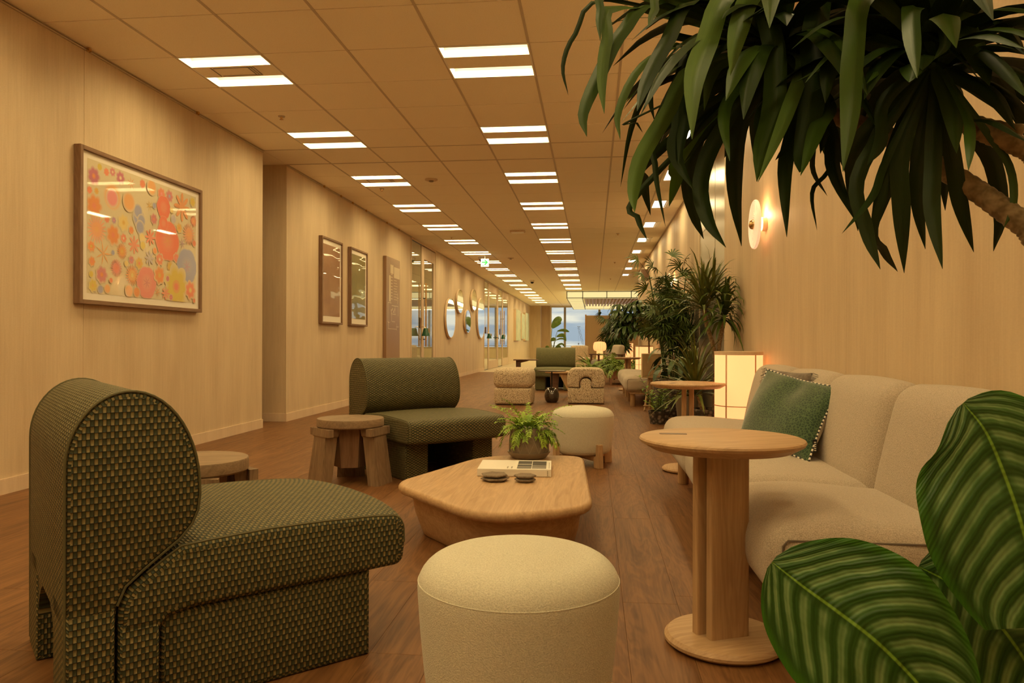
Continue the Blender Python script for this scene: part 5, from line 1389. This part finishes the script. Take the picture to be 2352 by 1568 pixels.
# slender bamboo in front of the partition
def bamboo(label, x, y, hgt, seed, m='leaf_b', spread=.3, ns=6, pot=True):
    t = thing('slender_bamboo', label, 'plant', (x, y, 0)); r = random.Random(seed); fo, stm = MB(), MB()
    MB().lathe([(0, 0), (.14, 0), (.17, .30), (.16, .30), (.15, .26), (0, .26)], 28).build('pot', M['clay'], t)
    for i in range(ns):
        az = r.random()*6.28; top = hgt*(.75+.25*r.random()); P = spline([(.05*math.cos(az), .05*math.sin(az), .26), (.06*math.cos(az), .06*math.sin(az), top*.6), (spread*.5*math.cos(az), spread*.5*math.sin(az), top)], 10); stm.tube(P, .008, 5)
        for k in range(4, 11):
            for q_ in range(3):
                a2 = r.random()*6.28; d = Vector((math.cos(a2), math.sin(a2), .35)); e = P[k]+d*(.12+.10*r.random()); stm.tube([P[k], e], .0022, 3, cap=False)
                fan(fo, e, Vector((d.x, d.y, -.15)), 6, .25, .032, r, 1.0, .8)
    fo.clampx(1.19-x); stm.clampx(1.19-x); fo.build('foliage', M[m], t); stm.build('canes', M['bark_dk'], t)
bamboo('slender bamboo with thin dark leaves in front of the tan partition', .60, 19.7, 1.66, 3, 'leaf_b', .5, 9)
# fern planters
def fern_box(label, x0, x1, y0, y1, H, n, L_, seed, box=M['medwood'], legs=True):
    t = thing('fern_planter', label, 'plant', ((x0+x1)/2, (y0+y1)/2, 0)); w, d = (x1-x0)/2, (y1-y0)/2; r = random.Random(seed)
    MB().box(-w, w, -d, d, H*.4, H, b=.004).build('planter_box', box, t, smooth=False)
    MB().box(-w+.015, w-.015, -d+.015, d-.015, H, H+.004).build('soil', M['soil'], t, smooth=False)
    for sx in (-1, 1):
        for sy in (-1, 1): MB().box(min(sx*w, sx*(w-.04)), max(sx*w, sx*(w-.04)), min(sy*d, sy*(d-.04)), max(sy*d, sy*(d-.04)), 0, H*.4).build('leg', box, t, smooth=False)
    fo, stm = MB(), MB()
    for i in range(n):
        bx, by = (r.random()-.5)*2*w*.85, (r.random()-.5)*2*d*.85; az = math.atan2(by, bx)+(r.random()-.5)*2.6; frond(fo, stm, (bx, by, H), az, .7+.7*r.random(), L_*(.6+.6*r.random()), 9, L_*.20, L_*.05, 1.6+r.random(), r, .1, .3, .002)
    fo.clampx(1.2-(x0+x1)/2); stm.clampx(1.2-(x0+x1)/2); fo.build('foliage', M['leaf_c'], t); stm.build('stems', M['leaf_e'], t); return t
fern_box('low planter of arching ferns behind the right boucle chair', -.26, .08, 14.0, 14.4, .34, 46, .28, 5)
fern_box('wide planter overflowing with ferns between the armchair and the second sofa', .34, .98, 15.4, 16.2, .30, 120, .48, 6)
# brown armchair
t = thing('wood_armchair', 'brown wooden armchair with a grey-brown seat cushion in front of the mushroom lamp', 'chair', (.30, 17.2, 0), .3)
for (x, y, h) in ((-.28, -.28, .58), (.28, -.28, .58), (-.28, .28, .58), (.28, .28, .58)): MB().box(x-.02, x+.02, y-.02, y+.02, 0, h, b=.003).build('leg', M['darkwood'], t, smooth=False)
for y in (-.28, .28): MB().box(-.33, .33, y-.03, y+.03, .58, .605, b=.004).build('armrest', M['darkwood'], t, smooth=False)
MB().box(-.30, .30, -.30, .30, .28, .32, b=.004).build('seat_frame', M['medwood'], t, smooth=False)
MB().rbox((.60, .56, .14), .06, 6, centre=(0, 0, .40), puff=(0, 0, .02)).build('seat_cushion', M['greyvel'], t, angle=3)
MB().rbox((.14, .54, .40), .06, 6, M=T(.26, 0, .62) @ RY(.2), puff=(.02, 0, 0)).build('back_cushion', M['linen'], t, angle=3)
# far boucle armchair and low cabinet by the window
t = thing('wingback_chair', 'pale speckled armchair back beside the tan partition', 'chair', (-.45, 24.4, 0))
MB().rbox((.62, .20, .52), .09, 6, centre=(0, 0, .50), puff=(0, .02, .01)).build('backrest', M['boucle'], t, angle=3)
MB().rbox((.62, .60, .22), .07, 6, centre=(0, .25, .30), puff=(0, 0, .01)).build('seat', M['boucle'], t, angle=3)
for x in (-.25, .25):
    for y in (0, .5): MB().tube([(x, y, 0), (x, y, .20)], .02, 8).build('leg', M['darkwood'], t)
t = thing('low_cabinet', 'low beige cabinet with small items on top behind the far green chair', 'cabinet', (-.35, 22.4, 0))
MB().box(-.34, .34, -.2, .2, .03, .38, b=.004).build('body', M['wall'], t, smooth=False); MB().box(-.35, .35, -.21, .21, .38, .40, b=.003).build('top', M['base'], t, smooth=False)
MB().box(-.30, .30, -.17, .17, 0, .03).build('plinth', M['darkwood'], t, smooth=False)
o = MB().box(-.12, .12, -.09, .09, 0, .02, b=.002).build('magazine', M['paper'], smooth=False); o.location = (-.22, 22.38, .40); tag(o, 'pale magazine lying on the low far cabinet', 'magazine')
# round lounge chair behind ferns
t = thing('tub_chair', 'round-backed pale chair partly hidden behind the ferns', 'chair', (.62, 21.2, 0))
MB().rbox((.56, .20, .46), .10, 6, centre=(0, 0, .62), puff=(0, .02, .02)).build('backrest', M['linen'], t, angle=3); MB().rbox((.56, .56, .18), .07, 6, centre=(0, .2, .36)).build('seat', M['linen'], t, angle=3)
for x in (-.22, .22):
    for y in (0, .4): MB().tube([(x, y, 0), (x, y, .28)], .018, 8).build('leg', M['darkwood'], t)
# partition
t = thing('partition_screen', 'tall tan felt partition screen in front of the far windows', 'partition', (-.285, 24.9, 0), -.0)
MB().box(.05, 2.6, -.03, .03, .01, 1.77, b=.006).build('panel', M['felt'], t, smooth=False)
MB().box(.0, .05, -.035, .035, 0, 1.80, b=.005).build('edge_post', M['oak_v'], t, smooth=False)
# bird of paradise plant at the window
t = thing('strelitzia', 'tall plant with one big paddle leaf in front of the far window', 'plant', (-1.62, 30.0, 0))
MB().lathe([(0, 0), (.2, 0), (.24, .42), (.22, .42), (.2, .38), (0, .38)], 32).build('pot', M['clay'], t)
fo, stm = MB(), MB()
def paddle(base, e, d, L_, w, droop):
    e = Vector(e); d = Vector(d); stm.tube(spline([base, (Vector(base)*.5+e*.5)+Vector((-.06, 0, 0)), e], 8), [.016-.001*i for i in range(9)], 6)
    q = spline([e, e+d*L_*.4+Vector((0, 0, .03)), e+d*L_*.75, e+d*L_+Vector((0, 0, -droop))], 10)
    leaf_strip(fo, q, w, d.cross(Vector((0, 1, .15))), cols=5, fold=.10, prof=lambda t: max(.03, math.sin(PI*(t*.93+.05))**.7))
paddle((0, 0, .38), (-.05, 0, 1.45), (.55, .1, .62), .72, .34, .10)
paddle((.02, 0, .38), (.16, .05, 1.32), (1, .1, .05), .48, .12, .05)
paddle((.05, 0, .38), (.14, -.05, 1.10), (.9, .1, .1), .42, .16, .22)
paddle((.0, 0, .38), (.10, .0, .95), (1, 0, .2), .40, .07, .10)
paddle((.0, 0, .38), (-.10, .0, .92), (.8, 0, .35), .24, .16, .05)
paddle((.05, 0, .38), (.12, .05, .72), (1, .1, .3), .34, .08, .16)
paddle((.05, 0, .38), (.05, .05, .62), (.8, .1, .3), .34, .10, .14)
paddle((-.05, 0, .38), (-.16, .05, .62), (-.8, .1, .4), .2, .10, .05)
fo.build('leaf_blades', M['leaf_e'], t); stm.build('leaf_stalks', M['leaf_a'], t)
# agave-like plant by the mushroom lamp
t = thing('leafy_pot_plant', 'broad striped leaves left of the mushroom lamp', 'plant', (-.06, 20.4, 0)); r = random.Random(9)
MB().lathe([(0, 0), (.13, 0), (.16, .26), (.15, .26), (.14, .22), (0, .22)], 28).build('pot', M['clay'], t)
fo = MB(); stm = MB()
for i in range(16):
    az = PI*.55+r.random()*2.2 if i % 3 else r.random()*6.28; el = .4+.8*r.random(); L_ = .34+.18*r.random(); d = Vector((math.cos(az)*math.cos(el), math.sin(az)*math.cos(el)*.5, math.sin(el))); b = Vector((0, 0, .22))
    q = spline([b, b+d*L_*.5, b+d*L_+Vector((0, 0, -.04)), b+d*L_*1.3+Vector((0, 0, -.14))], 8); leaf_strip(fo, q, .085, d.cross(Vector((0, 0, 1))), cols=5, fold=.12)
fo.build('foliage', M['leaf_c'], t)
# construction crane outside
t = thing('tower_crane', 'faint construction crane jib seen through the far window', 'crane', (-2.6, 190, 0))
cr = MB(); P0, P1 = Vector((.9, 0, -3.0)), Vector((-1.2, 0, 4.6)); nn = 12
for s in (-.2, .2): cr.tube([P0+Vector((s, 0, 0)), P1+Vector((s, 0, 0))], .035, 4)
for i in range(nn):
    a = P0.lerp(P1, i/nn); b = P0.lerp(P1, (i+1)/nn); s = 1 if i % 2 else -1; cr.tube([a+Vector((s*.2, 0, 0)), b+Vector((-s*.2, 0, 0))], .03, 4)
cr.tube([P1, P1+Vector((-.35, 0, .35)), P1+Vector((.45, 0, .3)), P1], .06, 4)
cr.build('jib', M['clay'], t)
MB().tube([P1, P1+Vector((0, 0, -4))], .015, 4).box(-1.35, -1.05, -.15, .15, .3, .7).build('hook_line', M['clay'], t)

# ------------------------------------------------------------------ foreground plants
LV = [[[[0.306,1.261,1.353],[0.027,1.228,1.433],[-0.031,1.218,1.376],[-0.051,1.212,1.322],[-0.042,1.209,1.272]],0.0078,0],[[[0.306,1.261,1.353],[0.046,1.214,1.416],[0.021,1.181,1.352],[0.012,1.151,1.276],[0.015,1.121,1.213]],0.0185,2],[[[0.306,1.261,1.353],[0.107,1.226,1.422],[0.045,1.199,1.371],[0.01,1.174,1.299],[-0.017,1.15,1.227],[-0.011,1.13,1.182]],0.0241,1],[[[0.306,1.261,1.353],[0.036,1.216,1.446],[0.009,1.189,1.397],[0.009,1.165,1.34]],0.013,1],[[[0.306,1.261,1.353],[0.118,1.215,1.426],[0.093,1.171,1.388],[0.08,1.128,1.344]],0.0137,1],[[[0.306,1.261,1.353],[0.176,1.27,1.405],[0.083,1.3,1.432],[-0.008,1.33,1.432]],0.0057,3],[[[0.306,1.261,1.353],[0.163,1.221,1.423],[0.115,1.175,1.346],[0.078,1.131,1.266],[0.062,1.089,1.206]],0.0242,0],[[[0.306,1.261,1.353],[0.167,1.246,1.369],[0.121,1.241,1.372],[0.092,1.238,1.323],[0.092,1.239,1.271],[0.099,1.24,1.235]],0.0131,0],[[[0.306,1.261,1.353],[0.15,1.268,1.372],[0.107,1.305,1.351],[0.056,1.341,1.299]],0.0128,3],[[[0.306,1.261,1.353],[0.146,1.23,1.354],[0.077,1.201,1.316],[0.038,1.175,1.236],[0.04,1.154,1.182]],0.0141,2],[[[0.306,1.261,1.353],[0.143,1.259,1.316],[0.089,1.281,1.292],[0.063,1.305,1.238],[0.047,1.331,1.147]],0.0106,0],[[[0.306,1.261,1.353],[0.163,1.219,1.317],[0.115,1.171,1.23],[0.072,1.124,1.151],[0.057,1.08,1.089],[0.056,1.037,1.05]],0.0242,2],[[[0.306,1.261,1.353],[0.173,1.247,1.359],[0.134,1.243,1.297],[0.102,1.241,1.232],[0.083,1.239,1.206]],0.0164,0],[[[0.306,1.261,1.353],[0.215,1.214,1.427],[0.171,1.149,1.33],[0.143,1.086,1.248],[0.132,1.025,1.146]],0.0336,2],[[[0.306,1.261,1.353],[0.256,1.22,1.428],[0.22,1.158,1.352],[0.195,1.097,1.256]],0.0321,2],[[[0.306,1.261,1.353],[0.273,1.238,1.419],[0.284,1.208,1.333],[0.274,1.175,1.229],[0.249,1.141,1.163],[0.235,1.108,1.104]],0.034,1],[[[0.306,1.261,1.353],[0.362,1.247,1.435],[0.343,1.213,1.348],[0.337,1.18,1.268],[0.31,1.145,1.156],[0.296,1.112,1.117]],0.0374,0],[[[0.502,1.161,1.291],[0.391,1.112,1.371],[0.35,1.045,1.267],[0.324,0.98,1.167],[0.293,0.915,1.073]],0.0301,1],[[[0.502,1.161,1.291],[0.451,1.107,1.349],[0.416,1.023,1.273],[0.386,0.939,1.189]],0.0258,1],[[[0.502,1.161,1.291],[0.534,1.153,1.383],[0.533,1.134,1.329],[0.546,1.117,1.273],[0.547,1.098,1.229]],0.0345,1],[[[0.502,1.161,1.291],[0.511,1.151,1.258],[0.516,1.131,1.205],[0.51,1.111,1.139]],0.0314,1],[[[0.306,1.261,1.353],[0.159,1.234,1.267],[0.138,1.213,1.216],[0.129,1.194,1.167],[0.155,1.179,1.107]],0.0278,0],[[[0.306,1.261,1.353],[0.188,1.26,1.235],[0.158,1.278,1.154],[0.171,1.301,1.091],[0.191,1.324,1.051]],0.0208,0],[[[0.306,1.261,1.353],[0.207,1.238,1.218],[0.172,1.215,1.133],[0.179,1.196,1.066],[0.204,1.18,1.018]],0.0265,0],[[[0.306,1.261,1.353],[0.272,1.263,1.289],[0.242,1.27,1.227],[0.237,1.279,1.129],[0.249,1.291,1.034]],0.033,0],[[[0.306,1.261,1.353],[0.223,1.207,1.272],[0.192,1.129,1.208],[0.187,1.054,1.122]],0.0182,1],[[[0.306,1.261,1.353],[0.32,1.239,1.232],[0.298,1.198,1.142],[0.29,1.159,1.03]],0.024,0],[[[0.306,1.261,1.353],[0.362,1.288,1.228],[0.375,1.325,1.167],[0.411,1.365,1.13]],0.0084,0],[[[0.306,1.261,1.353],[0.381,1.256,1.177],[0.348,1.232,1.114],[0.349,1.211,1.047]],0.0069,0],[[[0.306,1.261,1.353],[0.381,1.257,1.229],[0.384,1.237,1.149],[0.409,1.219,1.063]],0.0266,0],[[[0.502,1.161,1.291],[0.406,1.178,1.181],[0.41,1.223,1.13],[0.431,1.271,1.054]],0.0274,0],[[[0.502,1.161,1.291],[0.482,1.181,1.221],[0.463,1.214,1.142],[0.441,1.248,1.031]],0.0357,0],[[[0.502,1.161,1.291],[0.391,1.141,1.127],[0.395,1.127,1.037],[0.409,1.115,0.976]],0.0211,0],[[[0.502,1.161,1.291],[0.427,1.179,1.06],[0.456,1.226,1.014],[0.494,1.273,0.987]],0.013,0],[[[0.502,1.161,1.291],[0.457,1.161,1.16],[0.46,1.169,1.072],[0.466,1.177,0.976]],0.0264,0],[[[0.502,1.161,1.291],[0.484,1.171,1.153],[0.492,1.191,1.085],[0.511,1.212,1.016]],0.0203,0],[[[0.502,1.161,1.291],[0.496,1.148,1.155],[0.485,1.126,1.064],[0.489,1.105,0.975]],0.0235,0],[[[0.502,1.161,1.291],[0.522,1.189,1.195],[0.548,1.233,1.145],[0.569,1.277,1.086]],0.0207,0],[[[0.502,1.161,1.291],[0.534,1.177,1.162],[0.556,1.2,1.091],[0.587,1.223,1.012]],0.0241,0],[[[0.502,1.161,1.291],[0.564,1.187,1.197],[0.617,1.225,1.148],[0.646,1.259,1.076],[0.65,1.291,1.021]],0.0253,0],[[[0.502,1.161,1.291],[0.573,1.165,1.19],[0.608,1.163,1.133],[0.611,1.157,1.076],[0.592,1.148,1.038]],0.0127,1],[[[0.502,1.161,1.291],[0.536,1.157,1.265],[0.578,1.149,1.234],[0.603,1.138,1.176]],0.0271,0],[[[0.502,1.161,1.291],[0.544,1.133,1.296],[0.554,1.08,1.25],[0.56,1.027,1.186]],0.0244,1],[[[0.306,1.261,1.353],[0.33,1.221,1.32],[0.287,1.145,1.216],[0.228,1.068,1.095]],0.0211,2],[[[0.306,1.261,1.353],[0.338,1.248,1.227],[0.309,1.219,1.188],[0.28,1.19,1.154]],0.013,0],[[[0.306,1.261,1.353],[0.366,1.22,1.256],[0.327,1.136,1.189],[0.281,1.051,1.099]],0.025,1],[[[0.306,1.261,1.353],[0.376,1.261,1.236],[0.37,1.247,1.207],[0.36,1.233,1.173]],0.0146,0],[[[0.502,1.161,1.291],[0.432,1.161,1.205],[0.41,1.172,1.155],[0.388,1.182,1.114]],0.0133,0],[[[0.502,1.161,1.291],[0.423,1.13,1.138],[0.389,1.088,1.078],[0.333,1.043,1.018]],0.0107,0],[[[0.306,1.261,1.353],[0.149,1.255,1.182],[0.141,1.273,1.147],[0.128,1.291,1.103]],0.0238,3],[[[0.306,1.261,1.353],[0.076,1.23,1.119],[0.072,1.219,1.072],[0.086,1.211,1.034]],0.0102,0],[[[0.306,1.261,1.353],[0.114,1.232,1.219],[0.099,1.218,1.152],[0.114,1.208,1.056]],0.0095,0],[[[0.306,1.261,1.353],[0.094,1.256,1.177],[0.086,1.286,1.144],[0.099,1.319,1.093]],0.0181,0],[[[0.306,1.261,1.353],[0.063,1.235,1.238],[0.07,1.238,1.232],[0.08,1.242,1.217]],0.0039,0],[[[0.306,1.261,1.353],[0.263,1.249,1.295],[0.183,1.228,1.258],[0.125,1.21,1.175]],0.0134,0],[[[0.306,1.261,1.353],[0.248,1.256,1.271],[0.2,1.253,1.233],[0.148,1.249,1.168]],0.0144,0],[[[0.306,1.261,1.353],[0.216,1.236,1.33],[0.186,1.207,1.296],[0.17,1.18,1.231]],0.0186,2],[[[0.306,1.261,1.353],[0.292,1.239,1.297],[0.259,1.201,1.222],[0.258,1.167,1.168]],0.0182,0],[[[0.306,1.261,1.353],[0.353,1.292,1.267],[0.52,1.355,1.274],[0.488,1.396,1.27]],0.0214,0],[[[0.502,1.161,1.291],[0.532,1.143,1.205],[0.558,1.109,1.183],[0.587,1.075,1.142]],0.0188,0],[[[0.502,1.161,1.291],[0.526,1.179,1.312],[0.581,1.21,1.298],[0.649,1.243,1.317]],0.0106,0],[[[0.502,1.161,1.291],[0.511,1.182,1.221],[0.502,1.215,1.206],[0.503,1.248,1.156]],0.0222,0],[[[0.502,1.161,1.291],[0.524,1.114,1.199],[0.488,1.026,1.137],[0.444,0.938,1.076]],0.0142,1],[[[0.502,1.161,1.291],[0.456,1.173,1.268],[0.437,1.2,1.247],[0.442,1.229,1.212]],0.0251,0],[[[0.502,1.161,1.291],[0.383,1.144,1.319],[0.346,1.132,1.278],[0.335,1.124,1.22]],0.0289,0],[[[0.502,1.161,1.291],[0.434,1.133,1.303],[0.403,1.093,1.261],[0.368,1.054,1.223]],0.0119,1],[[[0.502,1.161,1.291],[0.491,1.137,1.352],[0.491,1.1,1.296],[0.457,1.058,1.254]],0.0161,0],[[[0.502,1.161,1.291],[0.578,1.149,1.341],[0.585,1.115,1.307],[0.584,1.08,1.263]],0.0271,0],[[[0.306,1.261,1.353],[0.165,1.231,1.289],[0.143,1.206,1.214],[0.131,1.181,1.148]],0.0186,0],[[[0.306,1.261,1.353],[0.197,1.274,1.259],[0.176,1.315,1.21],[0.165,1.356,1.129]],0.0278,0],[[[0.502,1.161,1.291],[0.426,1.14,1.228],[0.412,1.117,1.164],[0.382,1.091,1.121]],0.0196,0]]
TR1 = [[0.328,1.283,1.334],[0.351,1.296,1.274],[0.446,1.276,1.226],[0.507,1.243,1.176],[0.576,1.2,1.106],[0.623,1.155,1.044]]
TR2 = [[0.511,1.183,1.29],[0.541,1.186,1.221],[0.571,1.189,1.196],[0.623,1.155,1.155]]
TR3 = [[0.55,1.207,1.227],[0.591,1.202,1.206],[0.634,1.176,1.186]]
CAL = [{"mid":[[0.173,0.744,0.657],[0.2,0.737,0.637],[0.232,0.73,0.615],[0.263,0.723,0.592],[0.298,0.727,0.557],[0.334,0.731,0.513]],"w":0.08},{"mid":[[0.377,0.806,0.809],[0.397,0.803,0.781],[0.413,0.8,0.74],[0.425,0.791,0.691],[0.434,0.787,0.641],[0.439,0.788,0.589]],"w":0.098},{"mid":[[0.376,0.907,0.611],[0.416,0.901,0.59],[0.456,0.895,0.554],[0.495,0.9,0.499],[0.525,0.903,0.44]],"w":0.088}]
CROWN = [[0.306,1.261,1.353],[0.502,1.161,1.291]]
t = thing('hanging_dracaena', 'big corn plant with long dark strap leaves arching down from the upper right', 'plant', (.90, .62, 0))
OFF = Vector((-.90, -.62, 0))
MB().lathe([(0, 0), (.17, 0), (.21, .36), (.20, .37), (.18, .33), (0, .33)], 40).build('pot', M['basket'], t)
MB().lathe([(0, .335), (.185, .33), (.185, .32), (0, .32)], 24).build('soil', M['soil'], t)
def trunk(P, low, r0, r1, n=60):
    pts = [Vector(p)+OFF for p in P]; d = (pts[-1]-pts[-2]).normalized()
    pts += [pts[-1]+d*.09]+[Vector(p) for p in low]
    n = n*4; q = spline(pts, n); rad = [(r0+(r1-r0)*min(1, 1.4*i/n))*(1.045, 1.03, 1.0, .96)[i % 4] for i in range(n+1)]
    MB().tube(q, rad, 14).build('trunk', M['bark'], t, angle=2)
trunk(TR1, [(.01, .25, .80), (.02, .06, .62), (0.0, 0, .33)], .0125, .0185, 60)
trunk(TR2, [(.09, .28, 1.0), (.09, .10, .75), (.05, .03, .33)], .0115, .0175, 55)
ringP = [Vector(p)+OFF for p in TR3]; q = spline(ringP, 16); MB().tube(q, [.0085*(1.1 if i % 2 else .93) for i in range(17)], 12).build('trunk', M['bark'], t, angle=2)
def strap(pts, w, mi, side, n=16):
    q = spline([Vector(p)+OFF for p in pts], n); mb = MB(); nb = len(pts)-1
    def prof(t):
        a = min(1, .35+t*2.2); b = 1 if t < .62 else max(.02, 1-((t-.62)/.38)**1.7); return a*b
    leaf_strip(mb, q, w, side, cols=7, fold=.16, prof=prof); return mb.build('leaf', M['strap'][mi], t, angle=2)
r = random.Random(12)
for pts, w, c in LV:
    sd = Vector((1, .10+.5*(r.random()-.5), .25*(r.random()-.5)))
    strap(pts, w*1.02, c, sd)
for ci, cc in enumerate(CROWN):
    zmin = (1.17, 1.20)[ci]
    for i in range(64):
        az = i*2.39996; el = 1.35-1.25*((i % 32)/32)
        d = Vector((math.cos(az)*math.cos(el), math.sin(az)*math.cos(el)*.8, math.sin(el))); L_ = .22+.18*r.random(); p = Vector(cc)+Vector((0, .03, -.02)); P = [p]
        for k in range(5):
            P.append(P[-1]+d*L_/5); d = (d+Vector((0, 0, -.42-.1*r.random()))).normalized()
            if P[-1].z < zmin or P[-1].x > 1.10: P.pop(); break
        if len(P) < 4: continue
        strap(P, .030+.012*r.random(), 0 if r.random() < .72 else 1, Vector((-math.sin(az), math.cos(az), 0)), 12)
# calathea
t = thing('calathea', 'calathea with large round green leaves striped silver at lower right', 'plant', (.66, .36, 0)); OFF = Vector((-.66, -.36, 0))
MB().lathe([(0, 0), (.11, 0), (.145, .26), (.135, .27), (.125, .24), (0, .24)], 36).build('pot', M['clay'], t)
MB().lathe([(0, .245), (.125, .24), (.125, .23), (0, .23)], 24).build('soil', M['soil'], t)
for i, c in enumerate(CAL):
    q = spline([Vector(p)+OFF for p in c['mid']], 30); mb = MB()
    side = [Vector((.62, .10, .72)), Vector((1, .15, -.28)), Vector((.62, .1, .72))][i]
    def prof(t, i=i): return max(.03, math.sin(PI*min(1, t*.90+.004))**.56)
    leaf_strip(mb, q, c['w']*2, side, cols=17, fold=.055, prof=prof)
    mesh = mb.build('leaf', M['calathea'], t, angle=3)
    e = q[-1]; MB().tube(spline([e, e*.6+Vector((0, 0, .10)), (0.01*i, 0, .24)], 10), .0032, 7).build('petiole', M['leaf_c'], t)
